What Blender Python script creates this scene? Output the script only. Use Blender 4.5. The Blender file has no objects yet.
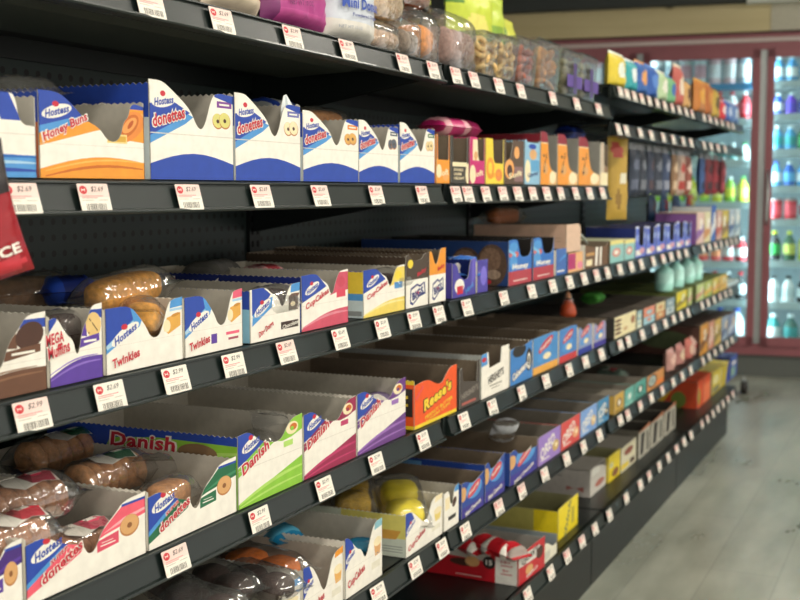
import bpy, math, random
from mathutils import Vector, Matrix
from mathutils.geometry import delaunay_2d_cdt
random.seed(7)
R = math.radians
scene = bpy.context.scene
COL = scene.collection
# ------------------------------------------------------------------ camera
F = 1180.0
CAM_Z = 1.155
FRONT = -0.85            # plane of the shelf edges (X), aisle on +X, bays run along +Y
PITCH = math.atan(110.0/F)
YAW = math.atan(542.0*math.cos(PITCH)/F)
SA, CA, SP, CP = math.sin(YAW), math.cos(YAW), math.sin(PITCH), math.cos(PITCH)
cd = bpy.data.cameras.new('camera'); cam = bpy.data.objects.new('camera', cd); COL.objects.link(cam)
cam.location = (0, 0, CAM_Z); cam.rotation_euler = (R(90)-PITCH, 0, YAW)
cd.sensor_width = 36; cd.lens = 36*F/800; cd.clip_start = .05
cd.dof.use_dof = True; cd.dof.focus_distance = 1.6; cd.dof.aperture_fstop = 7.0
scene.camera = cam

def alongY(px, X, Z):
    """distance down the aisle of a measured point of the photo that lies on the plane X at height Z"""
    t = (px-400)/F; dz = Z-CAM_Z
    return -(X*(CA+t*SA*CP)+t*dz*SP)/(SA-t*CA*CP)

def spot(px, py, X):
    """world point on the plane X behind a measured point of the photo"""
    x = (px-400)/F; y = (300-py)/F
    r = (x*CA-SA*CP-y*SA*SP, x*SA+CA*CP+y*CA*SP, -SP+y*CP); t = X/r[0]
    return Vector((X, r[1]*t, CAM_Z+r[2]*t))

# ------------------------------------------------------------------ materials
_M = {}
def lin(h):
    h = h.lstrip('#'); c = [int(h[i:i+2], 16)/255 for i in (0, 2, 4)]
    return [x/12.92 if x <= .04045 else ((x+.055)/1.055)**2.4 for x in c]
def M(h, rough=.5, metal=0.0, noise=.06, scale=60, coat=0.0, bump=0.0):
    key = (h, rough, metal, noise, scale, coat, bump)
    if key in _M: return _M[key]
    m = bpy.data.materials.new('paint_'+h.lstrip('#')); m.use_nodes = True
    nt = m.node_tree; b = nt.nodes['Principled BSDF']
    c = lin(h)
    n = nt.nodes.new('ShaderNodeTexNoise'); n.inputs['Scale'].default_value = scale; n.inputs['Detail'].default_value = 3
    tc = nt.nodes.new('ShaderNodeTexCoord'); nt.links.new(tc.outputs['Object'], n.inputs['Vector'])
    r = nt.nodes.new('ShaderNodeValToRGB')
    r.color_ramp.elements[0].position = .3; r.color_ramp.elements[1].position = .7
    r.color_ramp.elements[0].color = [max(0, x*(1-noise)) for x in c]+[1]
    r.color_ramp.elements[1].color = [min(1, x*(1+noise)) for x in c]+[1]
    nt.links.new(n.outputs['Fac'], r.inputs['Fac']); nt.links.new(r.outputs['Color'], b.inputs['Base Color'])
    b.inputs['Roughness'].default_value = rough; b.inputs['Metallic'].default_value = metal
    b.inputs['Coat Weight'].default_value = coat
    if bump:
        bp = nt.nodes.new('ShaderNodeBump'); bp.inputs['Strength'].default_value = bump; bp.inputs['Distance'].default_value = .002
        nt.links.new(n.outputs['Fac'], bp.inputs['Height']); nt.links.new(bp.outputs['Normal'], b.inputs['Normal'])
    _M[key] = m; return m
def crumb(h, scale=140, noise=.28):
    return M(h, .75, 0, noise, scale, 0, .6)
def film(name='clear_film', tint='#ffffff', gloss=.25, haze=.06):
    if name in _M: return _M[name]
    m = bpy.data.materials.new(name); m.use_nodes = True; nt = m.node_tree; nt.nodes.clear()
    o = nt.nodes.new('ShaderNodeOutputMaterial'); tr = nt.nodes.new('ShaderNodeBsdfTransparent'); gl = nt.nodes.new('ShaderNodeBsdfGlossy')
    di = nt.nodes.new('ShaderNodeBsdfDiffuse'); m1 = nt.nodes.new('ShaderNodeMixShader'); m2 = nt.nodes.new('ShaderNodeMixShader')
    lw = nt.nodes.new('ShaderNodeLayerWeight'); lw.inputs['Blend'].default_value = gloss
    ns = nt.nodes.new('ShaderNodeTexNoise'); ns.inputs['Scale'].default_value = 45; bp = nt.nodes.new('ShaderNodeBump')
    bp.inputs['Strength'].default_value = .8; bp.inputs['Distance'].default_value = .004
    tc = nt.nodes.new('ShaderNodeTexCoord'); nt.links.new(tc.outputs['Object'], ns.inputs['Vector'])
    nt.links.new(ns.outputs['Fac'], bp.inputs['Height']); nt.links.new(bp.outputs['Normal'], gl.inputs['Normal'])
    tr.inputs['Color'].default_value = lin(tint)+[1]; gl.inputs['Roughness'].default_value = .12; di.inputs['Color'].default_value = (.8, .82, .8, 1)
    m1.inputs['Fac'].default_value = haze
    nt.links.new(tr.outputs[0], m1.inputs[1]); nt.links.new(di.outputs[0], m1.inputs[2])
    nt.links.new(lw.outputs['Facing'], m2.inputs['Fac']); nt.links.new(m1.outputs[0], m2.inputs[1]); nt.links.new(gl.outputs[0], m2.inputs[2])
    nt.links.new(m2.outputs[0], o.inputs['Surface']); _M[name] = m; return m
def emit(name, h, s):
    if name in _M: return _M[name]
    m = bpy.data.materials.new(name); m.use_nodes = True; nt = m.node_tree; nt.nodes.clear()
    o = nt.nodes.new('ShaderNodeOutputMaterial'); e = nt.nodes.new('ShaderNodeEmission')
    e.inputs['Color'].default_value = lin(h)+[1]; e.inputs['Strength'].default_value = s
    nt.links.new(e.outputs[0], o.inputs['Surface']); _M[name] = m; return m
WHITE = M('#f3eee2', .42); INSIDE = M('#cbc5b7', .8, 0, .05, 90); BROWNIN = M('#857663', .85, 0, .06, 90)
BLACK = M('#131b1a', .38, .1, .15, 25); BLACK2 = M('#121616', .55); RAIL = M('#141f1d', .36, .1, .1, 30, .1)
EDGE = M('#c2beb2', .7)

# ------------------------------------------------------------------ mesh building
class MB:
    def __init__(s): s.v = []; s.f = []; s.mi = []; s.sm = []; s.mats = []
    def m(s, mat):
        if mat not in s.mats: s.mats.append(mat)
        return s.mats.index(mat)
    def add(s, vs, fs, mat, smooth=False):
        o = len(s.v); s.v += [tuple(v) for v in vs]; k = s.m(mat)
        for f in fs: s.f.append([i+o for i in f]); s.mi.append(k); s.sm.append(smooth)
    def box(s, x0, x1, y0, y1, z0, z1, mat):
        s.add([(x0,y0,z0),(x1,y0,z0),(x1,y1,z0),(x0,y1,z0),(x0,y0,z1),(x1,y0,z1),(x1,y1,z1),(x0,y1,z1)],
              [(0,3,2,1),(4,5,6,7),(0,1,5,4),(1,2,6,5),(2,3,7,6),(3,0,4,7)], mat)
    def bbox(s, x0, x1, y0, y1, z0, z1, b, mat):
        """box with chamfered vertical and horizontal edges"""
        P = [(x0+b,y0),(x1-b,y0),(x1,y0+b),(x1,y1-b),(x1-b,y1),(x0+b,y1),(x0,y1-b),(x0,y0+b)]
        cx, cy = (x0+x1)/2, (y0+y1)/2
        def ring(z, k): return [(cx+(x-cx)*k[0], cy+(y-cy)*k[1], z) for x, y in P]
        k = (1-2*b/max(x1-x0, 1e-6), 1-2*b/max(y1-y0, 1e-6))
        rs = ring(z0, k)+ring(z0+b, (1, 1))+ring(z1-b, (1, 1))+ring(z1, k)
        fs = [tuple(reversed(range(8))), tuple(range(24, 32))]
        for r in range(3):
            for i in range(8): j = (i+1) % 8; fs.append((r*8+i, r*8+j, r*8+8+j, r*8+8+i))
        s.add(rs, fs, mat)
    def prism(s, prof, y0, y1, mat, axis='y'):
        """2-D profile (a,z) extruded"""
        n = len(prof)
        if axis == 'y': vs = [(a, y0, z) for a, z in prof]+[(a, y1, z) for a, z in prof]
        else: vs = [(y0, a, z) for a, z in prof]+[(y1, a, z) for a, z in prof]
        fs = [tuple(range(n)), tuple(reversed(range(n, 2*n)))]+[(i, n+i, n+(i+1) % n, (i+1) % n) for i in range(n)]
        s.add(vs, fs, mat)
    def lathe(s, prof, mat, c=(0, 0, 0), n=14, smooth=True, axis='z', mats=None):
        """profile of (r,z)"""
        o = []
        for r, z in prof:
            for i in range(n):
                a = 2*math.pi*i/n
                if axis == 'z': o.append((c[0]+r*math.cos(a), c[1]+r*math.sin(a), c[2]+z))
                elif axis == 'x': o.append((c[0]+z, c[1]+r*math.cos(a), c[2]+r*math.sin(a)))
                else: o.append((c[0]+r*math.cos(a), c[1]+z, c[2]-r*math.sin(a)))
        base = len(s.v); s.v += o
        for k in range(len(prof)-1):
            mt = s.m(mats[k] if mats else mat)
            for i in range(n):
                j = (i+1) % n; s.f.append([base+k*n+i, base+k*n+j, base+k*n+n+j, base+k*n+n+i]); s.mi.append(mt); s.sm.append(smooth)
        for k, rev in ((0, True), (len(prof)-1, False)):
            f = [base+k*n+i for i in range(n)]
            s.f.append(f[::-1] if rev else f); s.mi.append(s.m(mats[min(k, len(mats)-1)] if mats else mat)); s.sm.append(False)
    def tube(s, pts, r, mat, n=8):
        pts = [Vector(p) for p in pts]; o = []
        for i, p in enumerate(pts):
            d = (pts[min(i+1, len(pts)-1)]-pts[max(i-1, 0)]).normalized()
            a = d.orthogonal().normalized(); b = d.cross(a)
            if i and False: pass
            for k in range(n): t = 2*math.pi*k/n; o.append(p+r*(a*math.cos(t)+b*math.sin(t)))
        fs = [(i*n+k, i*n+(k+1) % n, (i+1)*n+(k+1) % n, (i+1)*n+k) for i in range(len(pts)-1) for k in range(n)]
        fs += [tuple(reversed(range(n))), tuple(range((len(pts)-1)*n, len(pts)*n))]
        s.add(o, fs, mat, True)
    def torus(s, c, R1, r, mat, n=16, k=8, rot=None, sq=1.0):
        o = []
        for i in range(n):
            a = 2*math.pi*i/n
            for j in range(k):
                b = 2*math.pi*j/k; q = R1+r*math.cos(b)
                p = Vector((q*math.cos(a), q*math.sin(a), r*sq*math.sin(b)))
                if rot: p = rot @ p
                o.append(Vector(c)+p)
        fs = [(i*k+j, ((i+1) % n)*k+j, ((i+1) % n)*k+(j+1) % k, i*k+(j+1) % k) for i in range(n) for j in range(k)]
        s.add(o, fs, mat, True)
    def blob(s, c, rx, ry, rz, mat, n=14, k=9, p=2.0, jit=0.0, rot=None, seed=0):
        """superellipsoid lump"""
        rd = random.Random(seed); o = []
        def sg(x, e): return math.copysign(abs(x)**(2/e), x)
        for j in range(k+1):
            ph = -math.pi/2+math.pi*j/k
            for i in range(n):
                th = 2*math.pi*i/n; q = 1+rd.uniform(-jit, jit)
                v = Vector((rx*sg(math.cos(ph), p)*sg(math.cos(th), p)*q, ry*sg(math.cos(ph), p)*sg(math.sin(th), p)*q, rz*sg(math.sin(ph), p)*q))
                if rot: v = rot @ v
                o.append(Vector(c)+v)
        fs = [(j*n+i, j*n+(i+1) % n, (j+1)*n+(i+1) % n, (j+1)*n+i) for j in range(k) for i in range(n)]
        s.add(o, fs, mat, True)
    def build(s, name, parent=None):
        me = bpy.data.meshes.new(name)
        me.from_pydata(s.v, [], s.f)
        for m in s.mats: me.materials.append(m)
        me.polygons.foreach_set('material_index', s.mi); me.polygons.foreach_set('use_smooth', s.sm)
        me.update(); o = bpy.data.objects.new(name, me); COL.objects.link(o)
        if parent: o.parent = parent
        return o
def empty(name, loc, rz=0.0, rx=0.0, ry=0.0):
    o = bpy.data.objects.new(name, None); COL.objects.link(o); o.location = loc; o.rotation_euler = (rx, ry, rz); o.empty_display_size = .02
    return o
def tag(o, label=None, cat=None, group=None, kind=None):
    for k, v in (('label', label), ('category', cat), ('group', group), ('kind', kind)):
        if v: o[k] = v
    return o
def copy_tree(o, parent=None):
    c = o.copy(); COL.objects.link(c)
    if parent: c.parent = parent
    for ch in list(o.children): copy_tree(ch, c)
    return c

# ------------------------------------------------------------------ flat printed panels
def area(p): return sum(p[i][0]*p[(i+1) % len(p)][1]-p[(i+1) % len(p)][0]*p[i][1] for i in range(len(p)))/2
def inside(p, x, y):
    r = False; j = len(p)-1
    for i in range(len(p)):
        xi, yi = p[i]; xj, yj = p[j]
        if (yi > y) != (yj > y) and x < (xj-xi)*(y-yi)/(yj-yi)+xi: r = not r
        j = i
    return r
_T = {}
def glyphs(s, bold, shear):
    k = (s, bold, shear)
    if k in _T: return _T[k]
    c = bpy.data.curves.new('t', 'FONT'); c.body = s; c.size = 1; c.offset = bold; c.shear = shear; c.resolution_u = 2; c.fill_mode = 'FRONT'
    c.space_character = 1.0+bold*1.4
    o = bpy.data.objects.new('t', c); COL.objects.link(o); dg = bpy.context.evaluated_depsgraph_get(); dg.update()
    me = bpy.data.meshes.new_from_object(o.evaluated_get(dg))
    vs = [(v.co.x, v.co.y) for v in me.vertices]; fs = [tuple(p.vertices) for p in me.polygons]
    bpy.data.objects.remove(o); bpy.data.curves.remove(c); bpy.data.meshes.remove(me)
    xs = [v[0] for v in vs]; ys = [v[1] for v in vs]
    cx, cy, w, h = (min(xs)+max(xs))/2, (min(ys)+max(ys))/2, max(xs)-min(xs), max(ys)-min(ys)
    _T[k] = ([((x-cx)/w, (y-cy)/h) for x, y in vs], fs); return _T[k]
def P(m, *pts): return ('p', m, list(pts))
def RC(m, u0, v0, u1, v1): return ('p', m, [(u0, v0), (u1, v0), (u1, v1), (u0, v1)])
def E(m, u, v, ru, rv, rot=0, n=20): return ('e', m, u, v, ru, rv, rot, n)
def T(s, col, u, v, w, h, rot=0, bold=.02, shear=0, line=None, lb=.05): return ('t', s, col, u, v, w, h, rot, bold, shear, line, lb)
def chaikin(p, it=2):
    for _ in range(it):
        q = [p[0]]
        for a, b in zip(p, p[1:]): q += [(a[0]*.75+b[0]*.25, a[1]*.75+b[1]*.25), (a[0]*.25+b[0]*.75, a[1]*.25+b[1]*.75)]
        p = q+[p[-1]]
    return p
def outline(top, smooth=True):
    """panel outline from its top edge, listed left to right"""
    t = chaikin(top) if smooth and len(top) > 2 else top
    return [(0, 0), (1, 0)]+t[::-1]
def teeth(h0, h1, n, d=.024):
    o = []
    for i in range(n):
        u = i/n; h = h0+(h1-h0)*u
        o += [(u, h-d), (u+.5/n, h)]
    return o+[(1, h1-d)]
def printed(mb, W, H, out, shapes, place, thick=.0008, back=None, edge=None):
    """out: outline in 0..1 units; shapes painted in order; place(x,y,d) -> 3-D with d = depth behind the face"""
    S = 10.0/max(W, H)
    o = [(u*W*S, v*H*S) for u, v in out]
    if area(o) < 0: o.reverse()
    polys = [(None, o)]; texts = []
    for sh in shapes:
        if sh[0] == 'p': polys.append((sh[1], [(u*W*S, v*H*S) for u, v in sh[2]]))
        elif sh[0] == 'e':
            _, m, u, v, ru, rv, rot, n = sh; c, s_ = math.cos(R(rot)), math.sin(R(rot)); pts = []
            for i in range(n):
                a = 2*math.pi*i/n; x, y = ru*W*S*math.cos(a), rv*H*S*math.sin(a)
                pts.append((u*W*S+x*c-y*s_, v*H*S+x*s_+y*c))
            polys.append((m, pts))
        else: texts.append(sh)
    base = polys[1][0] if len(polys) > 1 else WHITE
    vs, es = [], []
    for _, p in polys:
        k = len(vs); vs += [Vector(q) for q in p]; es += [(k+i, k+(i+1) % len(p)) for i in range(len(p))]
    r = delaunay_2d_cdt(vs, es, [], 0, 1e-5)
    V, Fc = r[0], r[2]; by = {}
    for f in Fc:
        cx = sum(V[i].x for i in f)/len(f); cy = sum(V[i].y for i in f)/len(f)
        if not inside(o, cx, cy): continue
        m = base
        for mm, p in polys[1:]:
            if inside(p, cx, cy): m = mm
        a = area([(V[i].x, V[i].y) for i in f])
        if abs(a) < 1e-9: continue
        by.setdefault(id(m), (m, []))[1].append(tuple(f) if a > 0 else tuple(reversed(f)))
    keep = []
    for m, fs in by.values():
        mb.add([place(v.x/S, v.y/S, 0) for v in V], fs, m); keep += fs
    if thick:
        mb.add([place(v.x/S, v.y/S, thick) for v in V], [tuple(reversed(f)) for f in keep], back or INSIDE)
        n = len(o)
        mb.add([place(x/S, y/S, 0) for x, y in o]+[place(x/S, y/S, thick) for x, y in o],
               [((i+1) % n, i, n+i, n+(i+1) % n) for i in range(n)], edge or EDGE)
    lay = 0
    for _, s, col, u, v, w, h, rot, bold, shear, line, lb in texts:
        c, s_ = math.cos(R(rot)), math.sin(R(rot))
        for cc, bb in ([(line, lb)] if line else [])+[(col, bold)]:
            lay += 1
            g, fs = glyphs(s, bb, shear); k = 1.0 if bb == bold else 1.06+.0
            q = [place(u*W+(x*w*W*k*c-y*h*H*(1.0 if bb == bold else 1.18)*s_), v*H+(x*w*W*k*s_+y*h*H*(1.0 if bb == bold else 1.18)*c), -.00025*lay) for x, y in g]
            mb.add(q, fs, cc)
def fplace(x0, y0, z0, tilt=0.0):
    """panel in the local XZ plane, facing -Y"""
    return lambda x, y, d: (x0+x, y0+d-math.sin(tilt)*y, z0+y*math.cos(tilt))
def lplace(x0, yb, z0):
    """left side panel facing -X; its first edge is at the back (yb)"""
    return lambda x, y, d: (x0+d, yb-x, z0+y)
def rplace(x1, y0, z0):
    return lambda x, y, d: (x1-d, y0+x, z0+y)
def tplace(x0, y0, z):
    return lambda x, y, d: (x0+x, y0+y, z-d)
# ------------------------------------------------------------------ the room
ZC = {'A': 1.370, 'B': 1.146, 'C': .923, 'D': .698, 'E': .470, 'F': .210, 'G': 1.432, 'H': 1.327}
TOP = {k: v+.0212 for k, v in ZC.items()}
SHELFNAME = {'A': 'top', 'B': 'second', 'C': 'third', 'D': 'fourth', 'E': 'fifth', 'F': 'bottom', 'G': 'raised far top', 'H': 'narrow far hook'}
BAYS = [(.60, 2.07), (2.07, 3.29), (3.29, 4.51), (4.51, 5.70)]
BAYNAME = ['nearest', 'second', 'third', 'farthest']
BACK = FRONT-.43
def struct(o): o['kind'] = 'structure'; return o

def floor_mat():
    m = bpy.data.materials.new('polished_concrete'); m.use_nodes = True; nt = m.node_tree; b = nt.nodes['Principled BSDF']
    tc = nt.nodes.new('ShaderNodeTexCoord'); mp = nt.nodes.new('ShaderNodeMapping'); mp.inputs['Scale'].default_value = (2.6, .7, 1)
    nt.links.new(tc.outputs['Object'], mp.inputs['Vector'])
    n1 = nt.nodes.new('ShaderNodeTexNoise'); n1.inputs['Scale'].default_value = 1.6; n1.inputs['Detail'].default_value = 5; n1.inputs['Roughness'].default_value = .55
    nt.links.new(mp.outputs[0], n1.inputs['Vector'])
    r = nt.nodes.new('ShaderNodeValToRGB'); r.color_ramp.elements[0].position = .4; r.color_ramp.elements[1].position = .62
    r.color_ramp.elements[0].color = lin('#8a8d80')+[1]; r.color_ramp.elements[1].color = lin('#aeb0a2')+[1]
    nt.links.new(n1.outputs['Fac'], r.inputs['Fac'])
    br = nt.nodes.new('ShaderNodeTexBrick'); br.inputs['Scale'].default_value = 1; br.inputs['Brick Width'].default_value = 1.2; br.inputs['Row Height'].default_value = .2
    br.inputs['Mortar Size'].default_value = .003; br.inputs['Color1'].default_value = (1, 1, 1, 1); br.inputs['Color2'].default_value = (.9, .91, .9, 1); br.inputs['Mortar'].default_value = (.72, .72, .72, 1)
    mp2 = nt.nodes.new('ShaderNodeMapping'); mp2.inputs['Rotation'].default_value = (0, 0, R(90)); nt.links.new(tc.outputs['Object'], mp2.inputs['Vector']); nt.links.new(mp2.outputs[0], br.inputs['Vector'])
    mx = nt.nodes.new('ShaderNodeMixRGB'); mx.blend_type = 'MULTIPLY'; mx.inputs['Fac'].default_value = .8
    nt.links.new(r.outputs[0], mx.inputs[1]); nt.links.new(br.outputs['Color'], mx.inputs[2]); nt.links.new(mx.outputs[0], b.inputs['Base Color'])
    rr = nt.nodes.new('ShaderNodeMapRange'); rr.inputs['To Min'].default_value = .18; rr.inputs['To Max'].default_value = .42
    nt.links.new(n1.outputs['Fac'], rr.inputs['Value']); nt.links.new(rr.outputs[0], b.inputs['Roughness'])
    return m
mb = MB(); mb.box(-4.5, 5, -2.5, 11, -.05, 0, floor_mat()); struct(mb.build('floor'))
mb = MB(); mb.box(-4.5, 5, -2.5, 11, 2.9, 2.95, M('#8d8f88', .8)); struct(mb.build('ceiling'))
mb = MB(); mb.box(-4.5, -4.4, -2.5, 11, 0, 2.9, M('#a9a698', .8)); struct(mb.build('wall_left'))

def wood_mat():
    m = bpy.data.materials.new('pine_boards'); m.use_nodes = True; nt = m.node_tree; b = nt.nodes['Principled BSDF']
    tc = nt.nodes.new('ShaderNodeTexCoord'); mp = nt.nodes.new('ShaderNodeMapping'); mp.inputs['Scale'].default_value = (.9, 4, 9)
    nt.links.new(tc.outputs['Object'], mp.inputs['Vector'])
    n1 = nt.nodes.new('ShaderNodeTexNoise'); n1.inputs['Scale'].default_value = 1.5; n1.inputs['Detail'].default_value = 6; nt.links.new(mp.outputs[0], n1.inputs['Vector'])
    vo = nt.nodes.new('ShaderNodeTexVoronoi'); vo.inputs['Scale'].default_value = 1.3; mp3 = nt.nodes.new('ShaderNodeMapping'); mp3.inputs['Scale'].default_value = (2.2, 1, 4)
    nt.links.new(tc.outputs['Object'], mp3.inputs['Vector']); nt.links.new(mp3.outputs[0], vo.inputs['Vector'])
    r = nt.nodes.new('ShaderNodeValToRGB'); r.color_ramp.elements[0].color = lin('#b9a878')+[1]; r.color_ramp.elements[1].color = lin('#dccda2')+[1]
    nt.links.new(n1.outputs['Fac'], r.inputs['Fac'])
    k = nt.nodes.new('ShaderNodeValToRGB'); k.color_ramp.elements[0].position = .06; k.color_ramp.elements[1].position = .12
    k.color_ramp.elements[0].color = lin('#6a5a3c')+[1]; k.color_ramp.elements[1].color = (1, 1, 1, 1); nt.links.new(vo.outputs['Distance'], k.inputs['Fac'])
    mx = nt.nodes.new('ShaderNodeMixRGB'); mx.blend_type = 'MULTIPLY'; mx.inputs['Fac'].default_value = 1
    nt.links.new(r.outputs[0], mx.inputs[1]); nt.links.new(k.outputs[0], mx.inputs[2]); nt.links.new(mx.outputs[0], b.inputs['Base Color']); b.inputs['Roughness'].default_value = .6
    return m
# the far end: cooler wall turned a few degrees to the aisle
WA = R(7)
wall_root_loc = Vector((0, 7.6, 0))
def wpt(x, y, z): return (wall_root_loc.x+x*math.cos(WA)-y*math.sin(WA), wall_root_loc.y+x*math.sin(WA)+y*math.cos(WA), z)
def wobj(mb, name, kind=True):
    o = mb.build(name); o.location = wall_root_loc; o.rotation_euler = (0, 0, WA)
    if kind: struct(o)
    return o
mb = MB(); mb.box(-4.2, 3.4, .95, 1.05, 0, 2.9, M('#55564f', .8)); wobj(mb, 'wall_back')
mb = MB(); mb.box(-4.2, -.98, -.03, .0, 2.105, 2.27, wood_mat()); mb.box(-4.2, -.98, .0, .94, 2.21, 2.23, M('#3a3a36', .8)); wobj(mb, 'trim_1')
mb = MB(); mb.box(-.98, 3.4, -.035, .0, 2.105, 2.27, M('#bdb8a6', .7)); wobj(mb, 'trim_2')
mb = MB(); mb.box(-4.2, -1.12, -.12, .3, 2.272, 2.75, M('#3b3f3d', .8)); wobj(mb, 'trim_3')
mb = MB(); mb.box(-1.12, 3.4, -.14, .3, 2.262, 2.75, M('#d9dbd3', .6)); wobj(mb, 'trim_4')

# ------------------------------------------------------------------ shelving
def peg_mat():
    m = bpy.data.materials.new('black_pegboard'); m.use_nodes = True; nt = m.node_tree; b = nt.nodes['Principled BSDF']
    tc = nt.nodes.new('ShaderNodeTexCoord'); sx = nt.nodes.new('ShaderNodeSeparateXYZ'); nt.links.new(tc.outputs['Object'], sx.inputs[0])
    def frac(sock, k):
        a = nt.nodes.new('ShaderNodeMath'); a.operation = 'MULTIPLY'; a.inputs[1].default_value = k; nt.links.new(sock, a.inputs[0])
        f = nt.nodes.new('ShaderNodeMath'); f.operation = 'FRACT'; nt.links.new(a.outputs[0], f.inputs[0])
        g = nt.nodes.new('ShaderNodeMath'); g.operation = 'SUBTRACT'; g.inputs[1].default_value = .5; nt.links.new(f.outputs[0], g.inputs[0])
        p = nt.nodes.new('ShaderNodeMath'); p.operation = 'POWER'; p.inputs[1].default_value = 2; nt.links.new(g.outputs[0], p.inputs[0]); return p.outputs[0]
    a = frac(sx.outputs['Y'], 1/.0254); c = frac(sx.outputs['Z'], 1/.0254)
    s = nt.nodes.new('ShaderNodeMath'); s.operation = 'ADD'; nt.links.new(a, s.inputs[0]); nt.links.new(c, s.inputs[1])
    l = nt.nodes.new('ShaderNodeMath'); l.operation = 'LESS_THAN'; l.inputs[1].default_value = .045; nt.links.new(s.outputs[0], l.inputs[0])
    mx = nt.nodes.new('ShaderNodeMixRGB'); nt.links.new(l.outputs[0], mx.inputs['Fac']); mx.inputs[1].default_value = lin('#2c3a37')+[1]; mx.inputs[2].default_value = (0.001, .001, .001, 1)
    nt.links.new(mx.outputs[0], b.inputs['Base Color']); b.inputs['Roughness'].default_value = .45
    return m
PEG = peg_mat()
for i, (y0, y1) in enumerate(BAYS):
    fr = tag(empty('shelving_frame', (BACK, y0, 0)), f'black pegboard back frame of the {BAYNAME[i]} shelving bay', 'shelving', 'shelving frames')
    mb = MB(); mb.box(-.012, 0, .02, y1-y0-.02, .12, 1.43, PEG); mb.build('pegboard', fr)
    for yy in ((.0, .02) if i else (.0, .02),)+(((y1-y0-.02), (y1-y0)),):
        mb = MB(); mb.box(-.04, .008, yy[0], yy[1], 0.0, 1.44, BLACK)
        for k in range(52): mb.box(.008, .0085, yy[0]+.006, yy[0]+.014, .15+k*.0254, .163+k*.0254, M('#050505', .9))
        mb.build('upright', fr)
    mb = MB(); mb.box(.375, .39, .004, y1-y0-.004, 0.0, .185, M('#090c0c', .4, .0, .2, 8, .05)); mb.build('kick_plate', fr)
def rail_profile():
    # (x,z) around the ticket rail centre, slanted so its foot stands proud of its head
    return [(-.010, .0195), (-.006, .0202), (-.0015, .019), (-.001, .0168), (-.0045, .0155), (.0035, -.0125), (.009, -.0132), (.0098, -.0155), (.009, -.0175), (.004, -.0185), (-.008, -.0185)]
def shelf(code, i, depth=.42, z=None):
    y0, y1 = BAYS[i]; z = z or ZC[code]
    r = tag(empty('gondola_shelf', (FRONT, y0+.006, z)), f'black metal shelf, {SHELFNAME[code]} level of the {BAYNAME[i]} bay', 'shelf', 'black metal shelves of the aisle unit')
    L = y1-y0-.012
    mb = MB(); mb.box(-depth, -.008, 0, L, .012, .0205, BLACK); mb.box(-.014, -.009, 0, L, -.019, .0205, BLACK)
    mb.box(-depth, -depth+.003, 0, L, -.02, .012, BLACK)
    # stiffening channel pressed into the underside, paled to paint in its light sheen
    mb.prism([(-depth+.1, .012), (-depth+.13, -.004), (-.15, .002), (-.12, .012)], .1, L-.1, M('#4f5853', .3, .3, .1, 8), 'y')
    mb.build('deck', r)
    mb = MB(); mb.prism(rail_profile(), .014, L-.014, RAIL, 'y'); mb.build('ticket_rail', r)
    for yy in (.0, L-.004):
        if code in 'FH': break
        mb = MB(); mb.add([(-depth, yy, .012), (-.03, yy, .012), (-.03, yy, -.004), (-depth, yy, -.075), (-depth, yy+.004, .012), (-.03, yy+.004, .012), (-.03, yy+.004, -.004), (-depth, yy+.004, -.075)],
               [(0, 1, 2, 3), (7, 6, 5, 4), (0, 4, 5, 1), (1, 5, 6, 2), (2, 6, 7, 3), (3, 7, 4, 0)], BLACK); mb.build('bracket', r)
    return r
for i in range(4):
    for c in ('A', 'B', 'C', 'D', 'E', 'F'):
        if c in 'AB' and i >= 2: continue
        shelf(c, i)
for i in (2, 3):
    shelf('G', i, .42); shelf('H', i, .16)

# price tickets --------------------------------------------------------------
TAGPX = {
 'A': [147, 219, 290, 345, 401, 431, 454, 472, 497, 519, 551, 575, 597],
 'B': [18, 91, 186, 259, 318, 374, 420, 454, 466, 484, 501, 516, 531, 545, 559, 574, 588, 601],
 'C': [29, 107, 173, 231, 284, 338, 380, 412, 437, 465, 502, 530, 551, 568, 582.5, 595, 606, 618.5, 630, 640, 652, 662, 670, 677.5, 685, 702, 708.5, 714.5, 720, 725.5, 730.5, 735],
 'D': [173, 257, 322, 374, 421, 462, 490.5, 520, 544.5, 567.5, 584, 600, 619, 627, 641, 653, 664, 672.5, 680, 687, 701, 707, 713, 719, 724.5, 729.5],
 'E': [376, 413, 440, 463.5, 497, 520, 543, 565, 582, 598, 619, 626.5, 639, 650, 661, 672, 681, 689.5, 702, 708, 714, 720, 726, 731],
 'F': [526, 549, 565.6, 580.5, 593.5, 608, 625, 639, 648, 658, 667, 675.5, 683, 690, 701, 706.5, 712, 717, 722, 727, 732],
 'G': [619, 625.5, 633, 640.5, 648, 656, 663.5, 671, 678, 685, 691, 703, 709, 715, 721, 727, 732],
 'H': [617, 625, 639, 650, 662, 672, 682, 690, 703, 710, 717, 724],
}
INK = M('#3a3632', .6); TRED = M('#d0333c', .6); TP = M('#efe9dc', .55, 0, .04, 200); TFADE = M('#e59a94', .6); TBLUR = M('#b9b2a6', .6)
_tagmesh = {}
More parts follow.
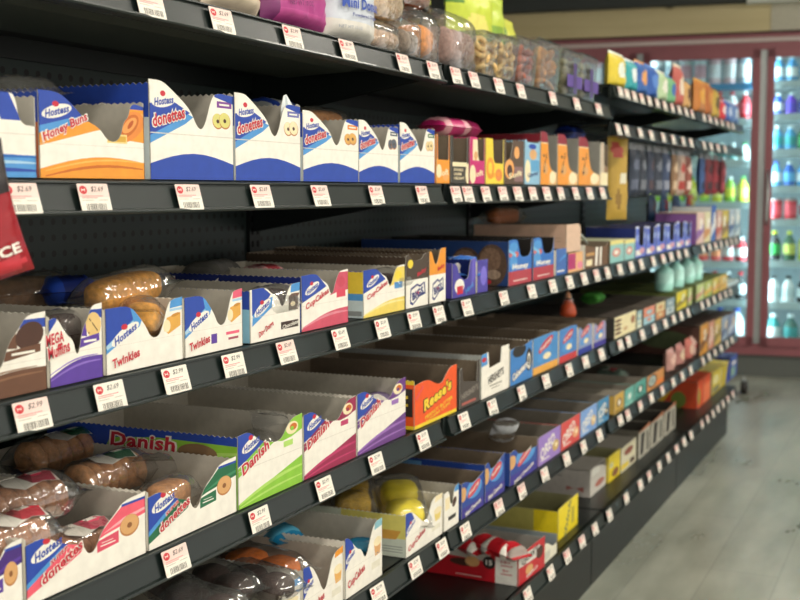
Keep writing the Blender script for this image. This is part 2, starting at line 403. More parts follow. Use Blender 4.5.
def tag_mesh(price, col):
    if (price, col) in _tagmesh: return _tagmesh[(price, col)]
    mb = MB(); W, H = .051, .031
    rd = random.Random(hash(price) % 97)
    top = {0: TP, 1: M('#f0d5cb', .55)}[col]
    sh = [RC(TP, 0, 0, 1, 1), RC(top, 0, .52, 1, 1), E(TRED, .17, .78, .125, .15, n=14), RC(TP, .11, .73, .125, .84), RC(TP, .21, .73, .225, .84), RC(TP, .12, .77, .22, .8),
          RC(TFADE, .08, .55, .78, .585), RC(TFADE, .08, .49, .6, .52), RC(TBLUR, .08, .41, .45, .435), RC(TBLUR, .62, .41, .92, .435)]
    u = .18
    while u < .86:
        w = rd.choice((.012, .02, .028)); sh.append(RC(INK, u, .07, u+w, .3)); u += w+rd.choice((.014, .02, .03))
    sh.append(T(price, INK, .62, .8, .42, .2, 0, .0, .3))
    def place(x, y, d):
        s = y/H-.5   # paper bowed over the rail
        return (x-W/2, .0085*s-.0055-.004*(1-4*s*s)*0+d, s*H)
    printed(mb, W, H, [(.02, 0), (.98, 0), (1, .05), (1, .97), (.98, 1), (.02, 1), (0, .97), (0, .05)], sh, place, .0004, TP, TP)
    o = mb.build('price_tag'); me = o.data; bpy.data.objects.remove(o); _tagmesh[(price, col)] = me; return me
NICKS = {k: [] for k in ZC}        # (y0, y1, nickname) filled in while the goods are put on the shelves
LABELS_USED = {}
def lay_tags():
    rd = random.Random(3)
    for s, pxs in TAGPX.items():
        rows = []
        for k, px in enumerate(pxs):
            y = alongY(px, FRONT, ZC[s])
            near = min(NICKS[s], key=lambda n: 0 if n[0]-.01 <= y <= n[1]+.01 else min(abs(y-n[0]), abs(y-n[1])))[2] if NICKS[s] else 'shelf'
            o = bpy.data.objects.new('price_tag', tag_mesh(rd.choice(('$2.99', '$2.69')) if s != 'B' else '$2.69', 1 if s in 'AB' or rd.random() < .2 else 0))
            COL.objects.link(o); o.location = (FRONT, y, ZC[s]+.0005); o.rotation_euler = (R(rd.uniform(-1.5, 1.5)), 0, R(90)+R(rd.uniform(-1, 1)))
            rows.append((o, near, y))
        cnt = {}
        for o, n, y in rows: cnt.setdefault(n, []).append((y, o))
        for n, l in cnt.items():
            l.sort(key=lambda q: q[0])
            for j, (y, o) in enumerate(l):
                w = f'price tag on {SHELFNAME[s]} shelf edge by {n}'
                if len(l) > 1:
                    w += (', nearer' if j == 0 else ', farther') if len(l) == 2 else f', {["first","second","third","fourth","fifth","sixth","seventh","eighth"][j]} going back'
                tag(o, w, 'price tag', 'price tags on the shelf edges')

# ------------------------------------------------------------------ beverage cooler
RED = M('#92555b', .4, .1, .08, 5); STEEL = M('#a9aeac', .35, .6)
GLASS = film('cooler_glass', '#f4fbfb', .12, .02)
CW = 0.80
ckr = tag(empty('beverage_cooler', wall_root_loc, WA), 'red framed glass door drinks cooler across the end of the aisle', 'cooler')
mb = MB()
POSTS = [-2.50+.74*k for k in range(6)]   # mullion centres
x0c, x1c = POSTS[0]-.05, POSTS[-1]+.05
mb.box(x0c, x1c, .02, .1, 2.0, 2.1, RED); mb.box(x0c, x1c, .005, .02, 2.045, 2.07, M('#c9b9b4', .4))
mb.box(x0c, x1c, .02, .1, .14, .21, RED); mb.box(x0c, x1c, .05, .1, 0, .14, M('#5c605b', .5))
mb.box(x0c, x1c, .1, .86, .1, .14, M('#c7ccca', .5)); mb.box(x0c, x1c, .1, .86, 2.03, 2.06, M('#c7ccca', .5)); mb.box(x0c, x1c, .84, .86, .14, 2.03, M('#8d9c9e', .6))
mb.box(x0c-.03, x0c, .02, .86, 0, 2.1, RED); mb.box(x1c, x1c+.03, .02, .86, 0, 2.1, RED)
mb.build('cabinet', ckr)
CLAMP = emit('cooler_lamp', '#e0f8ff', 34)
for k, x in enumerate(POSTS):
    mb = MB(); mb.box(x-.035, x+.035, .03, .1, .14, 2.05, STEEL); mb.build('mullion', ckr)
    mb = MB(); mb.box(x-.018, x+.018, .102, .118, .22, 1.98, CLAMP); mb.build('lamp_strip', ckr)
for k in range(5):
    a, b = POSTS[k]+.028, POSTS[k+1]-.012
    d = MB(); w = .045
    d.box(a, a+w, .0, .028, .2, 2.0, RED); d.box(b-w, b, .0, .028, .2, 2.0, RED); d.box(a, b, .0, .028, 1.95, 2.0, RED); d.box(a, b, .0, .028, .2, .255, RED)
    dd = d.build('door', ckr)
    g = MB(); g.box(a+w, b-w, .012, .016, .255, 1.95, GLASS); g.build('glass', dd)
    g = MB(); g.tube([(a+.02, -.0, .95), (a+.02, -.035, .97), (a+.02, -.035, 1.25), (a+.02, 0, 1.27)], .008, STEEL); g.build('handle', dd)
# wire shelves and what stands on them
LEFTZ = [1.79, 1.575, 1.32, 1.06, .69, .45, .19]
RIGHTZ = [1.80, 1.60, 1.385, 1.16, .955, .70, .44, .18]
def bottle_mesh(body, cap, lab, h, r, kind):
    mb = MB(); B, C_, L = M(body, .25, 0, .1, 30, .5), M(cap, .4), M(lab, .4)
    if kind == 'can':
        mb.lathe([(r*.8, 0), (r, h*.05), (r, h*.3), (r, h*.72), (r, h*.9), (r*.8, h)], B, mats=[B, B, L, B, STEEL], n=12)
    else:
        mb.lathe([(r*.85, 0), (r, h*.04), (r, h*.28), (r, h*.6), (r*.9, h*.7), (r*.38, h*.86), (r*.36, h*.9), (r*.42, h*.9), (r*.42, h), (r*.3, h)], B, mats=[B, B, L, B, B, B, C_, C_, C_], n=12)
    o = mb.build('bottle'); me = o.data; bpy.data.objects.remove(o); return me
_bm = {}
def bottle(x, z, body, cap, lab, h, r, kind, label, group, y=.2):
    k = (body, cap, lab, h, r, kind)
    if k not in _bm: _bm[k] = bottle_mesh(*k)
    o = bpy.data.objects.new('drink_can' if kind == 'can' else 'drink_bottle', _bm[k]); COL.objects.link(o)
    o.location = wpt(x, y, z); o.rotation_euler = (0, 0, random.uniform(0, 6)); tag(o, label, 'can' if kind == 'can' else 'bottle', group)
W1, W2, PK, TE, BL, PU, GR, YE, RD, BK, LB_ = '#dfe8e6', '#bfd0d0', '#d7b9bd', '#2f9c9c', '#2450b0', '#5a48c0', '#2f9a4a', '#c9cf3a', '#c22a38', '#23282a', '#59a6d8'
ROWS = {  # door -> per shelf: (words, colours cycling, height, radius, kind)
 2: [('pale tall can', [(W1, W1, '#8d9aa0'), (W2, W1, '#b98f98'), (PK, W1, '#d8dcdc'), ('#a9b7c4', W1, W1)], .2, .036, 'can'),
     ('red and white bottle', [(RD, RD, W1), (W1, RD, RD), (RD, W1, '#e45a66')], .19, .034, 'bottle'),
     ('pale green capped bottle', [(W1, GR, '#cfe6d8'), (W2, W1, TE)], .13, .03, 'bottle'),
     ('yellow green bottle', [(YE, GR, '#e0e070'), ('#8cc040', W1, YE)], .18, .034, 'bottle'),
     ('pink and orange bottle', [('#e25a5a', W1, '#f09a6a'), (RD, W1, W1)], .17, .034, 'bottle'),
     ('dark bottle', [(BK, RD, W2), ('#3b2a24', W1, '#8a8a8a')], .19, .034, 'bottle'),
     ('dull large bottle', [(W2, BL, W1), (BK, RD, RD)], .22, .042, 'bottle')],
 3: [('blue and white tall bottle', [(LB_, W1, W1), (W1, BL, LB_), (BL, W1, '#3a6ad8')], .175, .034, 'bottle'),
     ('violet and blue bottle', [(PU, W1, '#2a3ac8'), (BL, W1, W1), ('#7a50d0', W1, PU)], .15, .034, 'bottle'),
     ('blue or green bottle', [(LB_, W1, TE), (GR, W1, '#3ac06a'), (BL, W1, LB_)], .165, .034, 'bottle'),
     ('deep blue bottle', [('#2a62b8', W1, LB_), (LB_, BL, W1)], .17, .034, 'bottle'),
     ('red and white can', [(RD, W1, '#e4505c'), (W1, RD, RD), (W2, W1, W1)], .15, .036, 'can'),
     ('yellow and green bottle', [('#2c5a38', YE, '#c8d060'), (YE, W1, '#e2d860'), (BK, YE, GR)], .2, .036, 'bottle'),
     ('black capped white bottle', [(W1, BK, W2), (BK, RD, W1), ('#4b3a30', W1, W2)], .18, .036, 'bottle'),
     ('large white and teal bottle', [(W1, W1, W2), (TE, W1, W1), ('#2c6a60', W1, TE)], .2, .042, 'bottle')],
}
ROWS[1] = ROWS[2]
ORD = ['top', 'second', 'third', 'fourth', 'fifth', 'sixth', 'seventh', 'bottom']
for door, zs in ((1, LEFTZ), (2, LEFTZ), (3, RIGHTZ)):
    a = POSTS[door-1]; b = a+.74
    dn = {1: 'left hidden', 2: 'middle', 3: 'right'}[door]
    for k, z in enumerate(zs):
        s = MB(); s.box(a+.045, b-.045, .13, .72, z-.012, z, M('#c9d3d4', .4, .3)); s.box(a+.045, b-.045, .118, .13, z-.02, z+.022, M('#3f8fc4' if (door == 2 and k == 0) else '#b9cccd', .35)); s.build('shelf', ckr)
        if door == 1 and k > 1: continue
        words, cols, h, r, kind = ROWS[door][k]
        r *= 1.06; n = int(.62/(2*r+.003))
        for j in range(n):
            x = a+.06+r+j*(.62/n)
            if door == 3 and x > -.55: continue
            c = cols[(j*7+k) % len(cols)] if k % 2 else cols[(j//2) % len(cols)]
            bottle(x, z+.0005, c[0], c[1], c[2], h, r, kind, f'{words} in row on {ORD[k]} shelf behind the {dict([(1,"partly hidden left"),(2,"middle"),(3,"right")])[door]} cooler door', f'{words} row, {ORD[k]} shelf, cooler door {["","left","middle","right"][door]}')

# ------------------------------------------------------------------ ceiling lamps over the aisle
LAMP = emit('lamp_diffuser', '#fff6e6', 4)
for k, (x, y) in enumerate([(.35, .2), (.35, 2.6), (.35, 5.0), (2.4, .2), (2.4, 2.6), (2.4, 5.0)]):
    t = tag(empty('ceiling_light', (x, y, 2.88)), f'long white ceiling light, {["near end","middle","cooler end"][k%3]} of the row {["over this aisle","beyond this aisle"][k//3]}', 'light', 'ceiling lights')
    mb = MB(); mb.box(-.16, .16, -.62, .62, -.02, .02, M('#e8e8e2', .5)); mb.build('housing', t)
    mb = MB(); mb.box(-.13, .13, -.59, .59, -.024, -.021, LAMP); mb.build('diffuser', t)
    ld = bpy.data.lights.new('lamp', 'AREA'); ld.shape = 'RECTANGLE'; ld.size = .26; ld.size_y = 1.18; ld.energy = 23 if x < 1 else 30; ld.color = (1, .93, .82)
    lo = bpy.data.objects.new('lamp', ld); COL.objects.link(lo); lo.location = (x, y, 2.85)
w = bpy.data.worlds.new('store_air'); scene.world = w; w.use_nodes = True
wb = w.node_tree.nodes['Background']; wb.inputs[0].default_value = (1.0, .96, .88, 1); wb.inputs[1].default_value = .95
scene.view_settings.view_transform = 'Standard'; scene.view_settings.look = 'None'; scene.view_settings.gamma = 1; scene.view_settings.exposure = .33
scene.cycles.max_bounces = 8; scene.cycles.transparent_max_bounces = 16
# ------------------------------------------------------------------ printed art
BLU = M('#2346a8', .38); NAVY = M('#182a72', .4); SKY = M('#4f97d6', .38); LSK = M('#a7cde8', .4); RDD = M('#c8263a', .4); PNK = M('#e8607c', .4)
TAN = M('#d9a56c', .6); GOLD = M('#e2a94c', .5); CREAM = M('#f2e2b8', .5); CHOC = M('#4a2c20', .5); ORG = M('#ee9a2e', .4); DOR = M('#c9691e', .45)
GRNL = M('#8cc63c', .4); GRND = M('#1f6a45', .4); PUR = M('#5a3a9c', .4); PURD = M('#46287a', .4); MAR = M('#9a1f4c', .4); YEL = M('#f0d43c', .4); FOLD = M('#d8d2c4', .5)
GREY = M('#8c8a84', .6); BLK = M('#26221f', .5); HOT = M('#f26a2a', .4); LILAC = M('#b79be0', .4)
def logo(u, v, w=.26, h=.13, rot=14):
    c, s = math.cos(R(rot)), math.sin(R(rot))
    return [E(WHITE, u, v, w*.54, h*.66, rot), E(RDD, u-.01, v+h*.72, w*.12, h*.3, 0, 10), T('Hostess', BLU, u, v, w*.88, h*.8, rot, .03, .25)]
def word(s, u, v, w, h, rot=12, col=None): return [T(s, col or RDD, u, v, w, h, rot, .03, .1, WHITE, .09)]
def donut(u, v, ru, rv, col=TAN, hole=None, rot=0): return [E(M('#b97b45', .6), u, v, ru, rv, rot), E(col, u-.01*0, v+rv*.08, ru*.93, rv*.9, rot), E(hole or M('#8c5a34', .7), u, v, ru*.26, rv*.26, rot, 10)]
def arc(m, v0, v1, peak, u0=0.0, u1=1.0): # rising band along the panel foot
    n = 8; t = [(u0+(u1-u0)*i/n, v0+(v1-v0)*i/n+peak*math.sin(math.pi*i/n)) for i in range(n+1)]
    return P(m, (u0, 0), (u1, 0), *t[::-1])
def swoosh(m, a, b, th, bow=.1):
    """curved stripe from a to b"""
    n = 8; up = []; lo = []
    for i in range(n+1):
        t = i/n; u = a[0]+(b[0]-a[0])*t; v = a[1]+(b[1]-a[1])*t+bow*math.sin(math.pi*t); w = th*(.25+.75*math.sin(math.pi*(t*.8+.1)))
        up.append((u, v+w/2)); lo.append((u, v-w/2))
    return P(m, *lo, *up[::-1])
FOLDL = RC(FOLD, 0, .465, 1, .475)

N_DON = [(0, 1), (.13, 1.0), (.2, .96), (.36, .83), (.47, .72), (.54, .56), (.6, .53), (.65, .62), (.71, .84), (.77, .95), (1, .93)]
N_HONEY = [(0, .98), (.16, .98), (.26, .9), (.42, .68), (.55, .6), (.62, .46), (.7, .44), (.76, .52), (.79, .7), (.84, .76), (.87, .94), (1, .9)]
N_WIDE = [(0, .86), (.14, .9), (.3, .66), (.44, .56), (.48, .38), (.54, .37), (.61, .66), (.72, .82), (.8, .98), (1, 1.0)]
N_DAN = [(0, .98), (.17, 1.0), (.32, .82), (.5, .74), (.58, .72), (.66, .74), (.76, .9), (.84, .98), (1, 1.0)]
N_TWK = [(0, .97), (.3, .98), (.42, .78), (.5, .62), (.56, .44), (.66, .42), (.72, .56), (.8, .92), (.86, .98), (1, 1.0)]
N_CUP = [(0, .98), (.3, 1.0), (.42, .86), (.55, .78), (.6, .6), (.66, .58), (.71, .76), (.78, .94), (.85, .99), (1, 1.0)]
N_SLOT = [(0, 1), (.14, 1), (.16, .42), (.84, .42), (.86, 1), (1, 1)]
N_LEFT = [(0, 1), (.42, 1), (.46, .5), (1, .42)]

def a_donette(tagcol, dcol=CREAM):
    return [RC(WHITE, 0, 0, 1, 1), P(SKY, (0, .36), (.4, .58), (.5, .66), (.3, .74), (0, .56)), P(BLU, (0, .44), (.36, .64), (.46, .7), (.2, .84), (.1, .78), (0, .76)),
            arc(BLU, .16, .17, .11), FOLDL] + logo(.16, .8, .25, .1, 8) + word('donettes', .21, .645, .37, .13, 12) + [
            RC(tagcol, .79, .79, .98, .86), RC(WHITE, .82, .815, .95, .835)] + donut(.8, .64, .07, .085, dcol, CHOC, -8) + donut(.89, .65, .075, .09, dcol, CHOC, -8) + [P(BLU, (.76, .9), (1, .84), (1, .96), (.76, 1))]
def a_honey():
    sh = [RC(WHITE, 0, 0, 1, 1), P(ORG, (0, .36), (.5, .56), (.62, .6), (.5, .9), (0, .8)), P(BLU, (0, .52), (.3, .64), (.5, .68), (.26, 1), (0, 1)), P(SKY, (0, .5), (.42, .66), (.46, .72), (.3, .7), (0, .58)),
          P(ORG, (.6, .5), (1, .45), (1, .92), (.7, .9)), P(M('#f4b45c', .4), (.7, .68), (1, .78), (1, .82), (.72, .74)), RC(BLU, .73, .86, 1, 1)]
    sh += [arc(ORG, .1, .2, .1)] + [swoosh(DOR, (.05, .02), (.98, .12), .035, .07), swoosh(M('#f4b85c', .4), (.05, .08), (.98, .2), .02, .07)]
    sh += [E(M('#e58a3c', .5), .84, .64, .17, .17, 20), E(M('#c96a26', .5), .84, .65, .12, .11, 30), E(M('#ef9f55', .5), .85, .66, .085, .07, 30), E(M('#b9561e', .5), .86, .67, .04, .03, 40), RC(M('#f0d58c', .5), .62, .43, .82, .54), RC(M('#d8a83c', .5), .63, .45, .81, .52)]
    return sh + [RC(FOLD, 0, .385, 1, .39)] + logo(.16, .76, .25, .11, 12) + word('Honey Buns', .23, .58, .42, .13, 20)
def a_bluewave():
    sh = [RC(WHITE, 0, 0, 1, 1), P(BLU, (.62, .66), (.84, .66), (.7, 1), (.52, 1)), RC(SKY, 0, 0, 1, .26), swoosh(BLU, (0, .05), (1, .08), .05, .02), swoosh(LSK, (0, .14), (1, .17), .04, .02), swoosh(M('#1f66b8', .4), (0, .21), (1, .24), .04, .02), RC(FOLD, 0, .5, 1, .51)]
    return sh + logo(.22, .78, .28, .12, 8)
def a_super(c1, c2, tg, dc=TAN, txt='donettes'):
    sh = [RC(WHITE, 0, 0, 1, 1.1), P(c1, (0, .08), (.1, .3), (.48, .58), (.6, .46), (.3, .3)) if 0 else P(c1, (0, .1), (.42, .44), (.47, .56), (.3, .7), (0, .3)),
          P(BLU, (0, .27), (.3, .62), (.36, .7), (.15, .95), (0, .9)), RC(WHITE, 0, .88, .16, 1), P(SKY, (0, .22), (.31, .6), (.27, .63), (0, .3)),
          P(c1, (.52, .5), (.63, .56), (1, .66), (1, .9), (.78, .9), (.66, .72)), P(c2, (.6, .58), (.8, .72), (1, .76), (1, .72), (.8, .66)), RC(BLU, .78, .89, 1, .93),
          P(tg, (.56, .33), (.75, .36), (.75, .55), (.56, .5))]
    sh += donut(.85, .56, .09, .17, dc) + [RC(WHITE, .59, .4, .72, .42), RC(WHITE, .6, .45, .7, .46)]
    return sh + logo(.17, .7, .25, .17, 14) + word('SUPER', .25, .55, .15, .06, 22) + word(txt, .27, .43, .34, .155, 20)
def a_danish(c, stripe):
    sh = [RC(WHITE, 0, 0, 1, 1), P(BLU, (0, .56), (.45, .78), (.3, 1), (0, 1)), P(c, (0, .42), (.4, .66), (.56, .74), (.5, .85), (.4, .8), (0, .54)), P(c, (.55, .74), (.72, .68), (1, .78), (1, 1), (.8, 1)), arc(c, .06, .4, .0), swoosh(stripe, (.02, .06), (1, .26), .05, .05), swoosh(stripe, (.02, .02), (1, .12), .03, .03), RC(FOLD, 0, .5, 1, .507)]
    sh += [E(CREAM, .83, .84, .1, .09), E(DOR, .85, .85, .06, .05), E(c, .83, .83, .03, .03), P(M('#f4efe0', .5), (.67, .58), (.86, .6), (.86, .72), (.67, .7)), RC(stripe, .69, .6, .84, .68)]
    return sh + logo(.2, .82, .27, .12, 16) + word('Danish', .25, .62, .42, .15, 20)
def a_twk(c2, txt='Twinkies', pic=GOLD, sub=None):
    sh = [RC(WHITE, 0, 0, 1, 1), P(SKY, (0, .3), (.42, .64), (.48, .82), (.3, .98), (0, .6)), P(BLU, (0, .42), (.34, .76), (.3, .98), (0, .98)), P(LSK, (.02, .36), (.36, .7), (.34, .74), (.0, .42)), P(c2, (.82, .84), (1, .86), (1, 1), (.84, 1)), P(LSK, (.82, .79), (1, .8), (1, .84), (.82, .83))]
    sh += [P(pic, (.74, .5), (.78, .7), (.97, .76), (.97, .55), (.8, .44)), E(CREAM, .78, .57, .05, .1), E(M('#c98a34', .5), .9, .73, .06, .025, 8), RC(FOLD, 0, .4, 1, .405)]
    sh += logo(.24, .56, .34, .15, 22) + word(txt, .24, .2, .34, .14, 10)
    if sub: sh += [RC(PUR, .44, .14, .54, .3), RC(PNK, .7, .24, .94, .29), RC(M('#a8485c', .5), .74, .15, .92, .19)]
    return sh
def a_ding():
    sh = [RC(WHITE, 0, 0, 1, 1), P(SKY, (.04, .3), (.42, .6), (.44, .8), (.06, .7)), P(BLU, (.04, .5), (.3, .7), (.4, .85), (.25, 1), (.04, 1)), P(SKY, (.8, .82), (1, .84), (1, 1), (.82, 1)), RC(FOLD, 0, .46, 1, .466)]
    sh += [RC(CHOC, .76, .48, .96, .74), P(M('#6a4230', .5), (.76, .74), (.82, .8), (1, .8), (.96, .74)), E(CREAM, .85, .6, .05, .05), RC(M('#3a2620', .5), .6, .14, .96, .28)]
    return sh + logo(.24, .62, .32, .14, 24) + word('Ding Dongs', .3, .2, .3, .14, 20) + [T('Chocolate', WHITE, .78, .21, .32, .08, 6)]
def a_cup(c, c2, txt='CupCakes', side=PNK, pic=None, lowarc=True):
    sh = [RC(WHITE, 0, 0, 1, 1), P(BLU, (0, .5), (.4, .68), (.52, .74), (.3, 1), (0, 1)), P(c, (.6, .56), (.74, .6), (1, .62), (1, .96), (.78, .96)), RC(FOLD, 0, .44, 1, .446)]
    if lowarc: sh += [arc(c, .04, .3, .08), swoosh(c2, (.02, .06), (1, .22), .05, .07)]
    sh += [RC(side, .74, .5, .94, .64), E(pic or TAN, .84, .78, .09, .1)]
    return sh + logo(.22, .74, .28, .12, 18) + word(txt, .32, .53, .5, .14, 16)
def a_muffin(c, c2, chunk):
    sh = [RC(WHITE, 0, 0, 1, 1), P(c, (.55, .6), (.7, .58), (.68, .92), (.6, .92)), P(BLU, (0, .7), (.14, .84), (.14, 1), (0, 1)), P(BLU, (.66, .84), (1, .8), (1, .92), (.66, .93)), arc(c, .12, .3, .08)]
    sh += [swoosh(c2, (0, .08), (.96, .24), .03, .06), swoosh(c2, (0, .16), (.9, .32), .02, .06), E(chunk, .83, .72, .15, .17, 10, 16), P(c, (.56, .44), (.94, .5), (.94, .6), (.56, .56)), RC(WHITE, .64, .5, .88, .53)]
    for k in range(9): sh.append(E(CHOC, .74+.18*((k*37) % 10)/10, .62+.2*((k*53) % 10)/10, .012, .014, 0, 6))
    return sh + [RC(FOLD, 0, .4, 1, .406)] + word('MEGA', .1, .62, .32, .15, 6) + word('Muffins', .16, .47, .4, .16, 10)
def a_cupE(c, txt='CupCakes', cake=TAN):
    sh = [RC(WHITE, 0, 0, 1, 1), P(BLU, (0, .46), (.24, .74), (.14, 1), (0, 1)), P(c, (.78, .86), (1, .88), (1, 1), (.8, 1)), RC(M('#e6e0cc', .5), .7, .2, .94, .32)]
    sh += [P(cake, (.8, .4), (.94, .42), (.97, .62), (.77, .6)), E(CREAM, .87, .64, .11, .08), RC(FOLD, 0, .44, 1, .446)]
    return sh + logo(.14, .66, .24, .11, 24) + word(txt, .28, .26, .46, .17, 14)
def side_stripe(c, words=None, base=WHITE, c2=None):
    sh = [RC(base, 0, 0, 1, 1), P(c, (0, .72), (1, .62), (1, 1), (0, 1))]
    if c2: sh.append(arc(c2, .1, .2, .12))
    if words: sh += [T(words, RDD, .5, .66, .62, .42, 0, .03, .1, WHITE, .09)]
    return sh

# ------------------------------------------------------------------ cartons
CARTONS = {}
def carton(s, px0, px1, H, art, label, nick, notch=N_DON, side=None, depth=.33, setback=.006, inner=None, hs=.97, cat='snack carton', name='snack_carton',
           group=None, yaw=0.0, gap=.0015, smooth=True, lift=0.0, closed=None, tilt=0.0, back=True):
    z = TOP[s]+.0006+lift; X = FRONT-setback; H = H-.003
    y0 = alongY(px0, X, z+H*.4)+gap; y1 = alongY(px1, X, z+H*.4)-gap; W = y1-y0
    inner = inner or INSIDE
    r = tag(empty(name, (X, y0, z), R(90+yaw)), label, cat, group)
    mb = MB(); printed(mb, W, H, outline(notch, smooth) if notch else [(0, 0), (1, 0), (1, 1), (0, 1)], art, fplace(0, 0, 0, tilt), .0009, inner); mb.build('front_panel', r)
    # left wall faces the camera, printed outside; right wall shows its plain board inside
    mb = MB(); ot = [(0, 0), (1, 0)]+teeth(hs, hs, max(6, int(depth/.009)))[::-1]
    printed(mb, depth, H, ot, side or [RC(WHITE, 0, 0, 1, 1)], lplace(.0002, depth, 0), .0009, inner); mb.build('side_panel', r)
    mb = MB(); printed(mb, depth, H, ot, [RC(WHITE, 0, 0, 1, 1)], rplace(W-.0002, 0, 0), .0009, inner); mb.build('side_panel', r)
    mb = MB(); mb.box(.001, W-.001, .001, depth-.001, 0, .001, inner)
    if back: mb.box(.001, W-.001, depth-.002, depth-.001, .001, H*hs, inner)
    if closed: mb.box(.001, W-.001, .001, depth-.001, H*.985, H, closed)
    mb.build('base_tray', r)
    if px0 > -60: NICKS[s].append((y0, y1, nick))
    r['_w'] = W; CARTONS[nick] = (r, W, depth, H)
    return r
def into(nick, u, d, z, rz=0.0):
    """world place inside a carton: u across 0..1, d metres behind its face, z above its base"""
    r, W, depth, H = CARTONS[nick]; a = r.rotation_euler.z; c, s_ = math.cos(a), math.sin(a)
    if isinstance(u, tuple):
        q = spot(u[0], u[1], FRONT-.006-d); return q, a+R(rz)
    x, y = u*W, d
    return Vector((r.location.x+x*c-y*s_, r.location.y+x*s_+y*c, r.location.z+z)), a+R(rz)

# ------------------------------------------------------------------ wrapped goods
CLR = film()
def pillow(mb, L, Wd, Ht, mats, crimp=.012, nu=22, nv=10, seed=0, wr=.0014):
    """flow-wrap lying along X; mats: list of (u_end, material)"""
    rd = random.Random(seed); vs = []; idx = []
    for sgn in (1, -1):
        for i in range(nu+1):
            u = i/nu; x = -L/2+L*u; e = min(u, 1-u)*L
            k = max(0, min(1, (e-crimp)/(L*.16))); k = math.sin(k*math.pi/2)**.7 if k > 0 else 0
            for j in range(nv+1):
                v = j/nv*2-1; w = Wd/2*(.94+.06*k) if k > 0 else Wd/2*(.97+.03*(-1)**i)
                zz = Ht/2*k*max(0, 1-abs(v)**2.6)**.55
                if k > 0: zz += rd.uniform(-wr, wr)*(1-abs(v))
                vs.append((x+((-1)**j*.0012 if i in (0, nu) else 0), v*w, sgn*(zz+.0004)))
    n = (nu+1)*(nv+1)
    for i in range(nu):
        m = next(mm for e, mm in mats if (i+.5)/nu <= e)
        for sg in (0, 1):
            fs = []
            for j in range(nv):
                a = sg*n+i*(nv+1)+j; q = (a, a+nv+1, a+nv+2, a+1); fs.append(q if sg == 0 else q[::-1])
            idx.append((fs, m))
    base = len(mb.v); mb.v += vs
    for fs, m in idx:
        k = mb.m(m)
        for f in fs: mb.f.append([base+q for q in f]); mb.mi.append(k); mb.sm.append(True)
def wrap(kind, loc, rz, label, group=None, rx=0.0, ry=0.0, L=.15, seed=0, c1=None, c2=None, cake=None):
    """a wrapped snack: film sleeve with what is inside it"""
    cake = cake or crumb('#c08a55')
    r = tag(empty('snack_wrapper', loc, rz, rx, ry), label, 'wrapped snack', group)
    c1 = c1 or GRND
    if kind == 'donuts':
        mb = MB()
        n = 6
        for k in range(n): mb.torus((-L*.36+k*L*.72/(n-1), random.Random(seed+k).uniform(-.002, .002), 0), .0165, .0115, cake, 14, 7, Matrix.Rotation(R(76), 3, 'Y'))
        mb.build('donut_row', r)
        mb = MB(); pillow(mb, L+.05, .064, .06, [(1.01, CLR)], seed=seed); mb.build('film', r)
        mb = MB(); place = lambda x, y, d: (-.034+x, -.022+y, .0312-.010*(abs((y-.022)/.022)**2)+d*-1)
        sh = [RC(WHITE, 0, 0, 1, 1), P(c1, (.5, .1), (.94, 0), (1, .35), (.9, .95), (.55, .9)), P(RDD, (0, .55), (.45, .7), (.42, 1), (.05, 1)), RC(WHITE, .62, .4, .86, .6)]
        printed(mb, .075, .044, [(0, .2), (.3, 0), (.7, .1), (1, 0), (1, .7), (.8, 1), (.3, .9), (.1, 1)], sh, place, .0003, WHITE, WHITE); mb.build('printed_label', r)
    elif kind == 'cakes':
        mb = MB()
        for k in (-1, 1): mb.blob((k*L*.24, 0, -.004), L*.21, .026, .019, cake, 16, 9, 3.2, .012, None, seed+k)
        mb.build('snack_cake', r); mb = MB(); pillow(mb, L+.035, .066, .05, [(1.01, CLR)], seed=seed); mb.build('film', r)
    elif kind == 'roll':
        mb = MB(); mb.blob((0, 0, 0), L*.45, .022, .021, cake, 16, 11, 3.4, .01, None, seed); mb.build('snack_cake', r)
        mb = MB(); pillow(mb, L+.04, .058, .052, [(1.01, CLR)], seed=seed); mb.build('film', r)
    else:  # printed flow-wrap
        mb = MB(); pillow(mb, L, .062, .036, [(.12, c1), (.34, c2 or WHITE), (.42, c1), (.7, c1), (.86, c2 or WHITE), (1.01, c1)], seed=seed, wr=.0022); mb.build('sleeve', r)
    return r
# ================================================================== goods
def simp(base, c1, c2, txt=None, tc=None, seed=0):
    """plainly printed front for the cartons down the aisle"""
    rd = random.Random(seed); sh = [RC(base, 0, 0, 1, 1)]
    sh += [P(c1, (0, .1), (1, .3+.1*rd.random()), (1, .62), (0, .4)), E(c2, .3+.4*rd.random(), .62, .2, .2, 10, 14), E(base, .45, .6, .07, .08, 0, 10)]
    if txt: sh += [T(txt, tc or WHITE, .5, .3, .74, .2, 6, .03)]
    return sh
